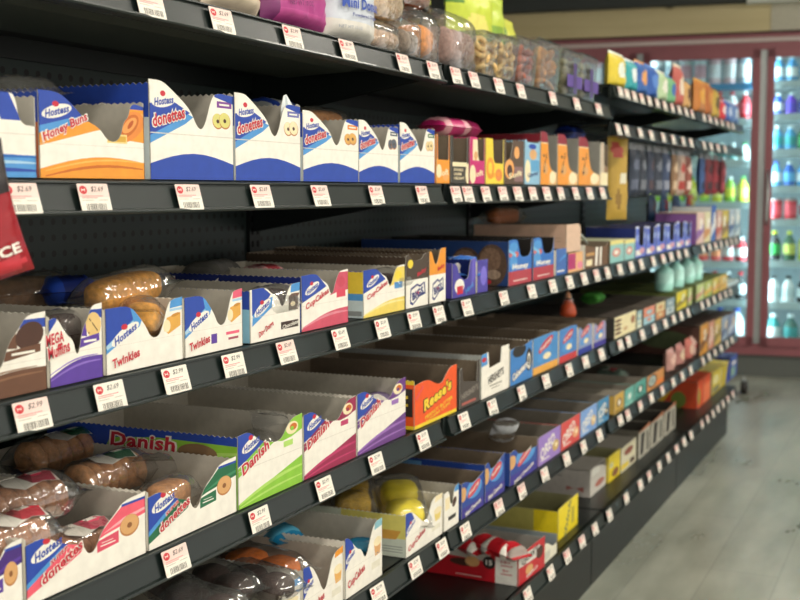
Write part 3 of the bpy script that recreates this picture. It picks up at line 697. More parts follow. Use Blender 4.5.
# ---- second shelf: donut cartons
carton('B', -62, 37, .090, a_bluewave(), 'white carton with blue wave stripes, first on second shelf, cut by picture edge', 'the blue wave carton',
       [(0, .95), (.7, .98), (.78, .95), (.82, .62), (1, .6)], setback=.004)
carton('B', 38, 145, .096, a_honey(), 'orange and white honey bun carton with blue corner on second shelf', 'the orange honey bun carton', N_HONEY,
       side=side_stripe(BLU, 'Hostess', M('#b7643a', .5)))
TG = [M('#7c3f93', .5), M('#6c6fae', .5), M('#e8862e', .5), M('#3d4a5e', .5), M('#2f6a3a', .5)]
DC = [M('#d9d27c', .6), CREAM, M('#dca95c', .6), M('#58606c', .6), M('#e6cf98', .6)]
nm = ['purple', 'lilac', 'orange', 'dark grey', 'green']
for k, (a, b) in enumerate([(149, 234), (234.5, 302), (302.5, 358), (358.5, 399), (399.5, 435)]):
    carton('B', a, b, [.121, .119, .107, .103, .107][k], a_donette(TG[k], DC[k]), f'white and blue small donut carton with a {nm[k]} flavour tag on second shelf', f'the {nm[k]}-tagged donut carton', N_DON,
           side=side_stripe(BLU, 'Hostess', M('#c9d3d6', .5)), yaw=[0, .6, -.5, .4, 0][k], group='blue and white donut cartons')
# flap standing up on the lilac carton
r, W, dpt, H = CARTONS['the lilac-tagged donut carton']
mb = MB(); printed(mb, .05, .042, [(0, 0), (1, .2), (.9, .7), (.72, 1), (.55, .96), (.2, .5)], [RC(M('#dfe6e6', .5), 0, 0, 1, 1), P(M('#b9c6c8', .5), (.3, 0), (.6, 0), (.7, 1), (.6, .9))], lambda x, y, d: (W-.05+x, .004+d+.25*y, H*.72+y), .0009, INSIDE); mb.build('torn_flap', r)
# slotted cookie cartons
PCH = M('#f0a860', .5); DKB = M('#3f3a33', .5); MAG = M('#c92a72', .4)
def slotcarton(a, b, H, base, lowv, label, nick, left=None, ext=(), inner=None, right=None, word_=None, side=None):
    nt = [(0, 1), (.12, 1), (.14, lowv), (.9, lowv), (.93, 1), (1, 1)]
    if left: nt = [(0, 1), (left, 1), (left+.04, lowv+.12), (left+.12, lowv), (.95, lowv), (.96, 1), (1, 1)]
    if right: nt = [(0, 1), (.06, 1), (.08, lowv), (.3, lowv+.1), (.42, 1), (1, 1)]
    art = [RC(base, 0, 0, 1, 1)]+list(ext)
    if word_: art += [T(word_[0], word_[1], .55, .22, .7, .13, 6, .03)]
    return carton('B', a, b, H, art, label, nick, nt, side=[RC(side or base, 0, 0, 1, 1)], inner=inner or BROWNIN, smooth=False, hs=1.0, depth=.3, cat='cookie carton', name='cookie_carton', group='slotted cookie cartons')
slotcarton(436, 450, .094, ORG, .48, 'small orange low-fronted cookie carton beside the last donut carton', 'the low orange carton', ext=[RC(M('#c77a3e', .5), 0, .5, 1, 1), E(CREAM, .2, .25, .2, .14), E(PCH, .7, .15, .2, .1)], word_=('Soft', CREAM))
slotcarton(450.5, 469, .094, DKB, .46, 'dark cookie carton with stacked cream words under a magenta package', 'the dark worded carton', ext=[RC(CREAM, .1, .36, .9, .45), E(CREAM, 1.0, .2, .18, .24), T('DOUBLE', CREAM, .42, .29, .5, .055, 0, .03), T('HOME', CREAM, .38, .2, .42, .055, 0, .03), T('DELIGHT', CREAM, .45, .11, .56, .055, 0, .03)])
slotcarton(469.5, 485, .096, MAG, .5, 'magenta cookie carton with a tall cream window strip', 'the magenta carton', left=.5, ext=[RC(CREAM, .2, .5, .75, .95), E(CREAM, .2, .2, .2, .2), E(TAN, .4, .6, .12, .1)], word_=('Soft', CREAM))
slotcarton(485.5, 504, .097, YEL, .46, 'yellow cookie carton with an orange ring picture', 'the yellow ring carton', left=.38, ext=[E(ORG, .25, .34, .22, .24), E(YEL, .25, .34, .1, .14), E(M('#e88a4a', .5), .72, .2, .2, .14)], word_=('Lemon', ORG))
slotcarton(504.5, 524, .099, M('#5b4636', .5), .5, 'brown cookie carton with a big cookie ring on its front', 'the brown ring carton', right=True, ext=[E(PCH, .24, .34, .24, .22), E(CHOC, .26, .3, .14, .14), E(PCH, .62, .72, .14, .14), RC(M('#8b6a6a', .5), .5, .06, .95, .4)], word_=('Soft', CREAM))
slotcarton(524.5, 540, .103, M('#8fbcd6', .45), .95, 'pale blue cookie carton between brown and orange ones', 'the pale blue carton', ext=[E(CREAM, .2, .3, .18, .26), E(BLU, .5, .86, .25, .06), E(TAN, .55, .68, .24, .12), RC(M('#5fa2cc', .4), .4, .3, .95, .55)], word_=('Ginger', NAVY))
for k, (a, b) in enumerate([(540.5, 557), (557.5, 578), (578.5, 600)]):
    nick = f'the {["first","middle","last"][k]} tall orange carton'
    carton('B', a, b, .127, [RC(ORG, 0, 0, 1, 1), RC(M('#8e2333', .5), 0, .8, .6, 1), RC(CREAM, 0, .78, .6, .8), P(M('#e8b878', .5), (.5, 0), (1, 0), (1, .3), (.7, .34)), E(CREAM, .75, .14, .2, .12), E(TAN, .3, .3, .14, .1), E(BLK, .22, .26, .05, .03), E(BLK, .2, .55, .05, .025), T('Chip', CHOC, .28, .44, .34, .1, 60, .03)],
           f'tall orange cookie carton with dark red cap, {["nearest","middle","farthest"][k]} of three on second shelf', nick, [(0, 1), (.42, 1), (.46, .6), (.56, .34), (.7, .28), (1, .22)], side=[RC(M('#b9b5a8', .6), 0, 0, 1, 1), RC(M('#8e2333', .5), 0, .8, 1, 1)], inner=M('#97958c', .8), cat='cookie carton', name='cookie_carton', group='tall orange cookie cartons', depth=.28)
carton('B', 600.5, 608, .12, [RC(M('#c9b8a0', .5), 0, 0, 1, 1), RC(CREAM, 0, 0, 1, .3), RC(M('#8a6a4a', .5), .5, .3, 1, 1)], 'narrow beige carton at the far end of the second shelf', 'the narrow beige carton', N_LEFT, smooth=False, inner=BROWNIN, depth=.28)

# ---- third shelf
carton('C', -58, 47.5, 0.086, a_muffin(M('#6a4632', .5), M('#8a6248', .5), CHOC), 'white and brown chocolate muffin carton at picture edge, third shelf', 'the brown muffin carton', N_WIDE)
carton('C', 48.5, 103.5, 0.087, a_muffin(PUR, M('#8a6cc4', .5), M('#e2c07c', .6)), 'purple striped mega muffins carton on third shelf', 'the purple muffin carton', N_WIDE, hs=.92)
carton('C', 105, 183.5, 0.081, a_twk(SKY), 'blue and white golden sponge cake carton with its wrapper spilling out', 'the plain sponge cake carton', N_TWK)
carton('C', 184, 243, 0.081, a_twk(PNK, 'Twinkies', GOLD, True), 'sponge cake carton with pink corner and small purple square on third shelf', 'the pink-cornered cake carton', N_TWK)
carton('C', 249.5, 300.5, 0.078, a_ding(), 'white carton reading chocolate, brown cube cake picture, third shelf', 'the chocolate cube carton', N_CUP, side=side_stripe(BLU, None, M('#8fc4dc', .5)))
carton('C', 301, 348.5, 0.088, a_cup(M('#cf5168', .45), M('#e08a98', .45), 'CupCakes', M('#d8455c', .45), M('#c9485c', .5)), 'rose red cupcake carton with curved stripes on third shelf', 'the rose cupcake carton', N_CUP, side=side_stripe(NAVY, 'Hostess', BLU))
carton('C', 363, 405, 0.083, a_cup(M('#ecd264', .45), M('#f4e39a', .45), 'CupCakes', SKY, YEL), 'yellow and white cupcake carton with a yellow side on third shelf', 'the yellow cupcake carton', N_CUP,
       side=[RC(M('#c9d8dc', .5), 0, 0, 1, 1), RC(M('#e8c83c', .45), 0, .5, 1, .97), RC(BLU, 0, .95, 1, 1), P(SKY, (.86, .36), (1, .36), (1, .5), (.86, .5)), RC(M('#8a8f90', .6), .9, .04, .99, .14)])
def a_big(c): return [RC(WHITE, 0, 0, 1, 1), RC(c, 0, .52, 1, 1), P(NAVY, (.18, .08), (.3, .04), (.6, .18), (.88, .22), (.84, .46), (.62, .4), (.5, .44), (.2, .36)), P(WHITE, (.22, .12), (.32, .08), (.6, .22), (.83, .26), (.8, .42), (.62, .36), (.5, .4), (.24, .33)), T('BIGS', NAVY, .52, .25, .5, .15, 12, .05), E(RDD, .52, .26, .06, .04), T('Baby', RDD, .7, .64, .42, .1, 14, .03)]
carton('C', 405.5, 428.5, 0.099, a_big(M('#4a3c30', .5))+[E(YEL, .2, .82, .12, .08)], 'two-tone carton, dark brown above white with jagged lettering', 'the brown-topped carton', [(0, .97), (.1, 1), (.2, .97), (.26, .88), (.7, .88), (.8, .98), (1, 1)], inner=BROWNIN, side=[RC(M('#4a3c30', .5), 0, 0, 1, 1)])
carton('C', 429, 446, 0.104, a_big(ORG), 'two-tone carton, orange above white with jagged lettering', 'the orange-topped carton', [(0, .95), (.14, .97), (.3, .74), (.42, .7), (.55, .82), (.66, 1), (1, 1)], inner=BROWNIN, side=[RC(M('#5a4838', .5), 0, 0, 1, 1)])
VIO = M('#4a3f9e', .4)
carton('C', 452, 476, 0.075, [RC(VIO, 0, 0, 1, 1), E(WHITE, .3, .3, .2, .2), RC(RDD, .2, .08, .45, .3), P(M('#6a5cc0', .4), (.8, .2), (1, .5), (1, 1), (.85, 1)), T('Mini', SKY, .72, .2, .34, .14, 20, .03)], 'violet carton holding blue and white packets on third shelf', 'the violet carton', [(0, .95), (.2, .9), (.3, .55), (.66, .4), (.74, .9), (.82, 1), (1, 1)], inner=NAVY, side=[RC(VIO, 0, 0, 1, 1)])
carton('C', 477, 488, 0.07, [RC(VIO, 0, 0, 1, 1), E(M('#7a6cd0', .4), .6, .5, .3, .3)], 'narrow violet carton beside the larger violet one on third shelf', 'the narrow violet carton', None, inner=NAVY)
BUN = [RC(M('#20417c', .4), 0, 0, 1, 1), E(crumb('#5c4638'), .72, .44, .1, .38), E(crumb('#8a6c58'), .71, .54, .075, .22), E(crumb('#5c4638'), .89, .44, .1, .46), E(crumb('#7d614e'), .88, .56, .07, .26), E(crumb('#a08874'), .9, .24, .05, .1), E(RDD, .86, .08, .03, .05)]
def a_ho(c2=RDD): return [RC(M('#2f6fc0', .4), 0, 0, 1, 1), RC(M('#b23a46', .45), 0, 0, 1, .3), E(M('#d86a58', .4), .22, .66, .2, .08), E(SKY, .2, .5, .16, .16), E(SKY, .2, .82, .18, .12), P(M('#7fc0e8', .4), (.0, .74), (.3, .6), (.3, .68), (0, .8)), T('Honey', WHITE, .5, .38, .7, .16, 0, .04, .1), RC(WHITE, .2, .08, .8, .1)]
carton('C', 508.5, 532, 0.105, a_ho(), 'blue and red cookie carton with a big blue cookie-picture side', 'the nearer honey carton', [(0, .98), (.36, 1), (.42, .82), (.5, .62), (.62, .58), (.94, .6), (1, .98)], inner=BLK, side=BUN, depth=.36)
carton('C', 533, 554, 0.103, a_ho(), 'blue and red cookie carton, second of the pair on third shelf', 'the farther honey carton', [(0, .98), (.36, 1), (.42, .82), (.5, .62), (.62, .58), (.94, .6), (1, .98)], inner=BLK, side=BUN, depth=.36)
carton('C', 556, 566.5, 0.068, [RC(M('#3f68b0', .4), 0, 0, 1, 1), RC(WHITE, .1, .12, .8, .17), P(SKY, (.3, .5), (1, .7), (1, .8), (.4, .6))], 'small blue carton after the pair of blue and red ones', 'the small blue carton', None, inner=BLK)
carton('C', 568, 583, 0.053, [RC(M('#e8b27c', .45), 0, 0, 1, 1), P(M('#b42a6a', .45), (0, .15), (.5, .15), (.5, .95), (0, .95)), E(M('#e88aa0', .5), .8, .3, .2, .2)], 'short pink and orange carton below a tall cream box', 'the pink and orange carton', None, inner=BROWNIN, side=[RC(M('#3f68b0', .4), 0, 0, 1, 1)])
# cream box standing on the pink and orange carton, loaf on its back
r, W, dpt, H = CARTONS['the pink and orange carton']
cb = tag(empty('cream_box', (FRONT-.012, r.location.y+.0, r.location.z+H+.0008), R(90)), 'cream cardboard box standing on the pink and orange carton', 'box')
mb = MB(); printed(mb, W-.002, .072, [(0, 0), (1, 0), (1, .8), (.85, 1), (0, 1)], [RC(M('#d9b9a0', .6), 0, 0, 1, 1)], fplace(0, 0, 0), .001, BROWNIN); mb.build('front_panel', cb)
mb = MB(); printed(mb, .25, .072, [(0, 0), (1, 0), (1, 1), (0, .96)], [RC(M('#d8b49c', .6), 0, 0, 1, 1), RC(M('#a98c78', .6), .7, .5, .95, .52), RC(M('#a98c78', .6), .75, .4, .95, .42)], lplace(0, .25, 0), .001, BROWNIN); mb.build('side_panel', cb)
mb = MB(); printed(mb, .25, .072, [(0, 0), (1, 0), (1, 1), (0, .96)], [RC(M('#8a7460', .6), 0, 0, 1, 1)], rplace(W-.002, 0, 0), .001, BROWNIN); mb.box(0, W-.002, 0, .25, 0, .001, BROWNIN); mb.build('base_tray', cb)
o = wrap('roll', (FRONT-.2, r.location.y+.05, r.location.z+H+.092), R(80), 'orange brown wrapped loaf on top of the tall cream box', L=.15, cake=crumb('#b8652c'), seed=4)
carton('C', 585, 608, 0.07, [RC(M('#6c4c30', .5), 0, 0, 1, 1), RC(CREAM, .05, .1, .3, .35), RC(M('#c89a5c', .5), .05, .5, .4, .62), P(WHITE, (.42, .05), (.52, .05), (.56, .9), (.46, .9)), P(WHITE, (.62, .05), (.7, .05), (.72, .9), (.64, .9))], 'brown and white carton with a pale hoop handle at the bay joint', 'the hooped brown carton', [(0, .95), (.4, .8), (.9, .8), (1, .95)], inner=BROWNIN)
r, W, dpt, H = CARTONS['the hooped brown carton']
mb = MB(); mb.tube([(.01+W*.8*(i/10), .05, H*.9+.028*math.sin(math.pi*i/10)) for i in range(11)], .003, M('#cfd8cc', .4)); mb.build('handle', r)
AQ = M('#8fc4c0', .45)
for k, (a, b) in enumerate([(610, 624), (624.5, 635)]):
    carton('C', a, b, .068-.004*k, [RC(AQ, 0, 0, 1, 1), RC(M('#e6dc8c', .5), 0, .8, 1, 1), E(M('#d88a78', .5), .45, .45, .3, .2), E(WHITE, .45, .45, .16, .1)], f'pale aqua carton with a coral oval, {["nearer","farther"][k]} of two past the bay joint', f'the {["nearer","farther"][k]} aqua carton', None, side=[RC(M('#5c4630', .5), 0, 0, 1, 1)], inner=BROWNIN, closed=M('#b8bd9c', .5), depth=.2)
PB = M('#5568cc', .4)
for k, (a, b) in enumerate([(635.5, 646), (646.5, 656), (656.5, 666), (666.5, 676), (676.5, 685), (685.5, 691)]):
    carton('C', a, b, .100-.004*(k % 2), [RC(PB, 0, 0, 1, 1), RC(WHITE, .05, .06, .55, .24), E(M('#d8a0a8', .5), .62, .2, .25, .1), P(M('#8fa0e0', .4), (.0, .5), (1, .6), (1, .8), (0, .7)), RC(M('#d8dcf0', .5), .0, .94, 1, 1)],
           f'blue and white tall carton, {["first","second","third","fourth","fifth","sixth"][k]} of the blurred blue row on third shelf', 'the blue carton row' if 0 else f'{["first","second","third","fourth","fifth","sixth"][k]} blue row carton', [(0, 1), (.3, 1), (.36, .4), (.75, .36), (.8, .95), (1, 1)], side=[RC(NAVY, 0, 0, 1, 1)], inner=M('#4a4650', .7), depth=.16, smooth=False, group='blurred blue cartons', cat='cookie carton', name='cookie_carton')
FC = [('pale pink', '#d9b8ac', '#8a5aa0'), ('cream', '#d8cfa4', '#c98a4a'), ('deep blue', '#2a5aa8', '#d8dce0'), ('rose beige', '#c9a090', '#b85a4a'), ('mustard yellow', '#c9b440', '#8a6a2a'), ('silver blue', '#a9bccb', '#3a5a8a'), ('ice white', '#c9d8dc', '#7a9ab0')]
for k, ((n, c, c2), (a, b)) in enumerate(zip(FC, [(696.5, 704), (704.3, 710.5), (711, 716), (716.5, 722), (722.5, 728.5), (729, 734.5), (735, 740)])):
    carton('C', a, b, .125 if k != 2 else .15, simp(M(c, .5), M(c2, .5), WHITE, seed=k), f'{n} blurred carton in the farthest bay of third shelf', f'the {n} carton', None, side=[RC(M(c2, .6), 0, 0, 1, 1)], inner=BROWNIN, closed=M(c, .6), depth=.16, name='snack_box', cat='snack box')

# ---- fourth shelf
carton('D', -62, 24, 0.078, a_super(PURD, PUR, PUR), 'purple and white donut carton cut off at lower left of fourth shelf', 'the purple donut carton', N_WIDE)
carton('D', 25, 146.5, 0.078, a_super(M('#ee5f72', .4), M('#f7b0b4', .4), M('#dd4f68', .45)), 'pink striped donut carton with clear donut bags inside, fourth shelf', 'the pink donut carton', N_WIDE)
carton('D', 147.5, 237, 0.079, a_super(GRND, M('#3f8a60', .4), GRND), 'green striped donut carton beside the pink one, fourth shelf', 'the green donut carton', N_WIDE)
carton('D', 237.5, 303, 0.107, a_danish(GRNL, M('#b4dc6c', .4)), 'lime green pastry carton with a long green and blue side', 'the lime pastry carton', N_DAN,
       side=[RC(BLU, 0, 0, 1, 1), P(GRNL, (.2, 0), (1, 0), (1, .84), (.6, .86), (.35, .8)), P(M('#b4dc6c', .4), (.4, .5), (1, .72), (1, .76), (.4, .6)), E(M('#8a6c4c', .6), .8, .7, .1, .13), T('Danish', RDD, .52, .78, .34, .2, 0, .03, .1, WHITE, .09)])
carton('D', 303.5, 356.5, 0.104, a_danish(MAR, M('#c0386a', .4)), 'maroon pastry carton between lime and violet ones', 'the maroon pastry carton', N_DAN)
carton('D', 357, 406, 0.107, a_danish(M('#6a3a86', .4), M('#9a6cb8', .4)), 'violet pastry carton beside the orange peanut butter carton', 'the violet pastry carton', N_DAN)
REE = M('#f0591e', .4)
carton('D', 414, 457, 0.097, [RC(REE, 0, 0, 1, 1), RC(M('#f0d030', .4), 0, 0, 1, .07), T("Reese's", M('#f4d23c', .4), .53, .52, .66, .24, 10, .05, .1, CHOC, .1), T('PEANUT BUTTER', M('#f4d23c', .4), .56, .25, .66, .07, 8, .03), T('LOVERS CUPS', M('#f4d23c', .4), .54, .16, .56, .06, 8, .03), T('baked', PNK, .1, .7, .18, .06, 30, .02)],
       'bright orange peanut butter cookie carton with yellow script on fourth shelf', 'the bright orange carton', [(0, .86), (.2, .9), (.34, .88), (.5, .74), (.64, .72), (.72, .86), (.84, 1), (1, 1)], inner=BROWNIN,
       side=[RC(REE, 0, 0, 1, 1), RC(M('#f0d030', .4), 0, .88, 1, 1), RC(M('#f0d030', .4), .7, 0, 1, .07), P(BLK, (.72, .25), (.99, .25), (.99, .8), (.72, .8)), RC(YEL, .75, .6, .96, .66), RC(YEL, .75, .45, .96, .5)])
DKG = M('#4a423c', .5)
carton('D', 459.5, 480, 0.09, [RC(DKG, 0, 0, 1, 1), T("HERSHEY'S", M('#8a8278', .5), .5, .32, .84, .14, 6, .03), RC(M('#b05a50', .5), .1, .06, .8, .12)], 'dark brown chocolate carton with grey lettering beside the white one', 'the dark chocolate carton', [(0, .9), (.12, .95), (.16, .62), (.84, .5), (.88, 1), (1, 1)], inner=BROWNIN, smooth=False, side=[RC(DKG, 0, 0, 1, 1)])
carton('D', 481, 509, 0.1, [RC(WHITE, 0, 0, 1, 1), P(SKY, (0, .7), (.22, .72), (.2, 1), (0, 1)), E(RDD, .1, .84, .08, .05), T("HERSHEY'S", M('#4a4440', .5), .52, .4, .56, .18, 6, .04), RC(M('#9a9488', .6), .3, .2, .74, .23), RC(M('#9a9488', .6), .36, .14, .66, .16)], 'white chocolate carton with black lettering and slotted front, fourth shelf', 'the white chocolate carton',
       [(0, .96), (.24, .98), (.28, .62), (.68, .66), (.72, 1), (1, 1)], inner=BROWNIN, smooth=False, side=[RC(M('#b8bcb8', .5), 0, 0, 1, 1)])
MB1 = M('#2e62ae', .4)
carton('D', 510, 532.5, 0.092, [RC(M('#3f82c8', .4), 0, 0, 1, 1), E(BLK, .4, .82, .3, .16), E(BLK, .84, .5, .14, .3), E(WHITE, .84, .46, .07, .22), E(BLK, .84, .46, .04, .14), T('Cakesters', WHITE, .42, .3, .66, .2, 12, .04, .1, NAVY, .1)], 'blue carton with black sandwich cookies and white script, fourth shelf', 'the blue sandwich cookie carton', [(0, .9), (.3, .96), (.6, .9), (1, 1)], inner=BROWNIN)
def a_mrs(c, low): return [RC(c, 0, 0, 1, 1), RC(low, 0, 0, 1, .2), E(M('#c9404c', .45), .5, .72, .3, .13, 14), T('Freshley', WHITE, .5, .72, .46, .11, 14, .03), E(SKY, .45, .46, .3, .14, 10), E(CREAM, .55, .4, .16, .09)]
for k, (a, b, c, l, n) in enumerate([(533, 558, '#4a8ecb', '#e8a94a', 'gold-footed'), (559, 577, '#4a86c8', '#c93a3c', 'red-footed'), (578, 592.5, '#8a9cc4', '#2a3a9a', 'navy-footed'), (593.5, 606, '#9a98bc', '#3a2f92', 'violet-footed')]):
    carton('D', a, b, [.092, .09, .082, .076][k], a_mrs(M(c, .4), M(l, .4)), f'light blue snack carton, {n}, in the row of similar ones on fourth shelf', f'the {n} carton', [(0, .98), (.8, 1), (1, .95)] if k < 2 else [(0, .8), (.16, .98), (.24, .75), (.8, .98), (1, .8)], inner=BROWNIN, group='light blue snack cartons', depth=.34)
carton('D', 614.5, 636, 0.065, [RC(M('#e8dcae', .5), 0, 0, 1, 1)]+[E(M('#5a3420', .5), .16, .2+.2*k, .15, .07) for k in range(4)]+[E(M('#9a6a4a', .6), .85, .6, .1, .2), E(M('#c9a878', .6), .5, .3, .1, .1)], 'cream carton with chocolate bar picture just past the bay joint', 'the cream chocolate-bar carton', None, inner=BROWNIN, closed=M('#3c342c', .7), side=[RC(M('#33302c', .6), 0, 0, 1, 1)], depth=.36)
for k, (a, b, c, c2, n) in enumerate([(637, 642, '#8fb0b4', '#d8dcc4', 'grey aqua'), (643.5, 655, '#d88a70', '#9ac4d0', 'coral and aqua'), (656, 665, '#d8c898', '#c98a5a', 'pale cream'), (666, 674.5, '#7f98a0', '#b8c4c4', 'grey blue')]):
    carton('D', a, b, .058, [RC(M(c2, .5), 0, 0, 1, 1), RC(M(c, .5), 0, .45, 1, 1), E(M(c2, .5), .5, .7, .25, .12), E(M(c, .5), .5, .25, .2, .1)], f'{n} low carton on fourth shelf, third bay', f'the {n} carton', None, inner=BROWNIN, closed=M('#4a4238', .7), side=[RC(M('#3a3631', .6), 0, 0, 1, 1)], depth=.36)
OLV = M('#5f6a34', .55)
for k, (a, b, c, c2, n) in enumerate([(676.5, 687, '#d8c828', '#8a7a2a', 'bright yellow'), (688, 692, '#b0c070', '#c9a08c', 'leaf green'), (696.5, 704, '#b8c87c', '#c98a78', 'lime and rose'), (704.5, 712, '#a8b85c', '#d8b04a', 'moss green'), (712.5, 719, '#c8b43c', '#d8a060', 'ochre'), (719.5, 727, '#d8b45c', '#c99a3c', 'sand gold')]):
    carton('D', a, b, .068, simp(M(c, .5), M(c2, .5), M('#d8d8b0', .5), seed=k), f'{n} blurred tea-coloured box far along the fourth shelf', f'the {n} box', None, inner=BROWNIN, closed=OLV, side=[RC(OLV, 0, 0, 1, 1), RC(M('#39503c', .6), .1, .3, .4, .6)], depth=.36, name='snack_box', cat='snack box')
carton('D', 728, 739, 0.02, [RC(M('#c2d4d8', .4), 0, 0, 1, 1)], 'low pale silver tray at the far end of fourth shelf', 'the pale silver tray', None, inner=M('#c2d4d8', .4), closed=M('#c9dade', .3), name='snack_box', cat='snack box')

# ---- fifth shelf
carton('E', 196, 301, 0.087, a_cupE(SKY, 'CupCakes', CHOC), 'blue and white carton full of dark chocolate cakes, lowest left, fifth shelf', 'the dark cake carton', [(0, .8), (.3, .8), (.5, .45), (.66, .4), (.78, .7), (.86, 1), (1, 1)], hs=.9)
carton('E', 303, 343.5, 0.096, a_cupE(ORG, 'CupCakes', M('#e8b060', .5)), 'white cupcake carton with an orange corner on fifth shelf', 'the orange-cornered cupcake carton', [(0, 1), (.2, .98), (.36, .7), (.46, .45), (.54, .42), (.62, .6), (.74, .95), (1, 1)])
carton('E', 345, 382.5, 0.104, a_cupE(M('#86b8c4', .45), 'CupCakes', TAN), 'white cupcake carton with an aqua corner on fifth shelf', 'the aqua-cornered cupcake carton', [(0, 1), (.1, .98), (.3, .72), (.42, .68), (.5, .5), (.58, .52), (.68, .8), (.8, 1), (1, 1)])
carton('E', 405.5, 442.5, 0.084, a_cupE(CREAM, 'CupCakes', M('#e8cf74', .5)), 'white cupcake carton with pale yellow side and bright yellow cakes', 'the lemon cupcake carton', [(0, 1), (.16, .98), (.34, .74), (.46, .58), (.56, .56), (.64, .75), (.72, 1), (1, 1)],
       side=[RC(M('#d6decf', .5), 0, 0, 1, 1), RC(M('#e6da74', .5), .6, .42, 1, .95), P(M('#e0a84c', .5), (.82, .38), (.94, .4), (.97, .6), (.8, .6)), RC(M('#9aa09a', .6), .82, .1, .98, .12), RC(M('#9aa09a', .6), .82, .16, .98, .18), RC(M('#9aa09a', .6), .82, .22, .98, .24)])
carton('E', 443.5, 459, 0.083, [RC(WHITE, 0, 0, 1, 1), RC(SKY, .7, .84, 1, 1), E(CHOC, .7, .6, .16, .1, 30), RC(BLK, .3, .2, .8, .3), RC(CREAM, .1, .5, .4, .8)], 'white carton with a chocolate cake slice, beside the lemon cupcake carton', 'the chocolate slice carton', [(0, .92), (.35, .98), (.42, .6), (.6, .58), (.68, .95), (1, 1)])
DB = M('#24479c', .4)
def a_chew(): return [RC(DB, 0, 0, 1, 1), RC(M('#3a2f92', .4), 0, 0, 1, .28), E(TAN, .06, .66, .14, .2), E(SKY, .55, .66, .36, .26), E(M('#d0424c', .45), .55, .66, .3, .14, 16), T('Freshley', WHITE, .55, .66, .44, .11, 16, .03), T('Mini Donuts', WHITE, .5, .15, .7, .12, 8, .03)]
SB = [RC(DB, 0, 0, 1, 1), E(M('#b8845c', .6), .2, .5, .11, .4), E(M('#8a5a3c', .6), .2, .5, .05, .16), E(M('#b8845c', .6), .8, .4, .1, .3), E(M('#8a5a3c', .6), .8, .4, .04, .12), RC(M('#6fa8d8', .4), .4, .7, .6, .9)]
carton('E', 461.5, 484, 0.078, a_chew(), 'royal blue mini donut carton with a long cookie-picture side', 'the long blue donut carton', [(0, .98), (.2, .98), (.5, .8), (1, .98)], side=SB, inner=BROWNIN, depth=.37)
carton('E', 485, 505, 0.09, a_chew(), 'royal blue mini donut carton, middle of three on fifth shelf', 'the middle blue donut carton', [(0, .95), (.18, 1), (.3, .7), (1, 1)], side=SB, inner=BROWNIN, depth=.37)
carton('E', 510, 537.5, 0.082, a_chew(), 'royal blue mini donut carton with clear bag on top, last of three', 'the last blue donut carton', [(0, .95), (.18, 1), (.3, .75), (1, .7)], side=[RC(DB, 0, 0, 1, 1)], inner=BROWNIN, depth=.3)
def a_ore(c, t, d): return [RC(c, 0, 0, 1, 1), E(d, .78, .38, .16, .2), E(CREAM, .8, .4, .06, .08), T(t, WHITE, .4, .52, .66, .42, 14, .03, 0), RC(WHITE, .1, .12, .5, .16)]
for k, (a, b, c, c2, t, n) in enumerate([(538.5, 560.5, '#9c7cc8', '#c9a868', 'OREO', 'lilac'), (561, 580, '#d84a48', '#e8a87c', 'OREO', 'coral red'), (580.5, 597, '#7da4dc', '#d8b88a', 'OREO', 'pale blue'), (597.5, 609, '#3c86b4', '#2a3a4a', 'ICED', 'teal blue')]):
    carton('E', a, b, .074, a_ore(M(c, .4), t, M(c2, .5)), f'{n} low cookie carton with white letters on fifth shelf', f'the {n} cookie carton', None, side=[RC(M(c, .5), 0, 0, 1, 1)], inner=M('#8b8478', .7), depth=.35, cat='cookie carton', name='cookie_carton')
for k, (a, b, c, c2, n, H) in enumerate([(614.5, 624, '#c9a44c', '#8a6a2a', 'mustard', .06), (625, 634, '#5fa89c', '#8cc4b8', 'sea green', .058), (634.5, 646, '#4f9c90', '#2c6a60', 'deep sea green', .058)]):
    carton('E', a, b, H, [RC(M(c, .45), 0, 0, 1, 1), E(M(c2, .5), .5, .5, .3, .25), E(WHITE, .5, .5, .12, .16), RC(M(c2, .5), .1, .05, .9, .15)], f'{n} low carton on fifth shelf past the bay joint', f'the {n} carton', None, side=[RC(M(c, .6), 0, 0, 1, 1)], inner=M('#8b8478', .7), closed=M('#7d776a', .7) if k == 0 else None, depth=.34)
carton('E', 647, 664, 0.054, [RC(M('#c98a4c', .5), 0, 0, 1, 1), E(BLK, .3, .55, .26, .4), E(M('#b8c4bc', .5), .3, .55, .2, .3), E(M('#8a9a94', .5), .3, .55, .13, .2), RC(M('#e07a30', .5), .55, .05, 1, .35)], 'orange carton with a pale disc picture on fifth shelf', 'the orange disc carton', None, side=[RC(M('#3c3a34', .6), 0, 0, 1, 1)], inner=M('#5b5348', .7))
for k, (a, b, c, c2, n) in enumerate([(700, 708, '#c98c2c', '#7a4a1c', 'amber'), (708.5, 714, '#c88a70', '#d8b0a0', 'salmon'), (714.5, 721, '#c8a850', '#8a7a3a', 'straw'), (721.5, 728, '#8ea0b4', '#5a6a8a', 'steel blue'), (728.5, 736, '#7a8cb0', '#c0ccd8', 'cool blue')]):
    carton('E', a, b, .125-.006*k, simp(M(c, .5), M(c2, .5), M('#d8c8b0', .5), seed=k+20), f'{n} tall blurred box at far end of fifth shelf', f'the tall {n} box', None, side=[RC(M('#4a2c22', .6), 0, 0, 1, 1), E(M('#4f5a3a', .6), .6, .5, .3, .3)], inner=BROWNIN, closed=M('#4a3a30', .7), depth=.36, name='snack_box', cat='snack box')

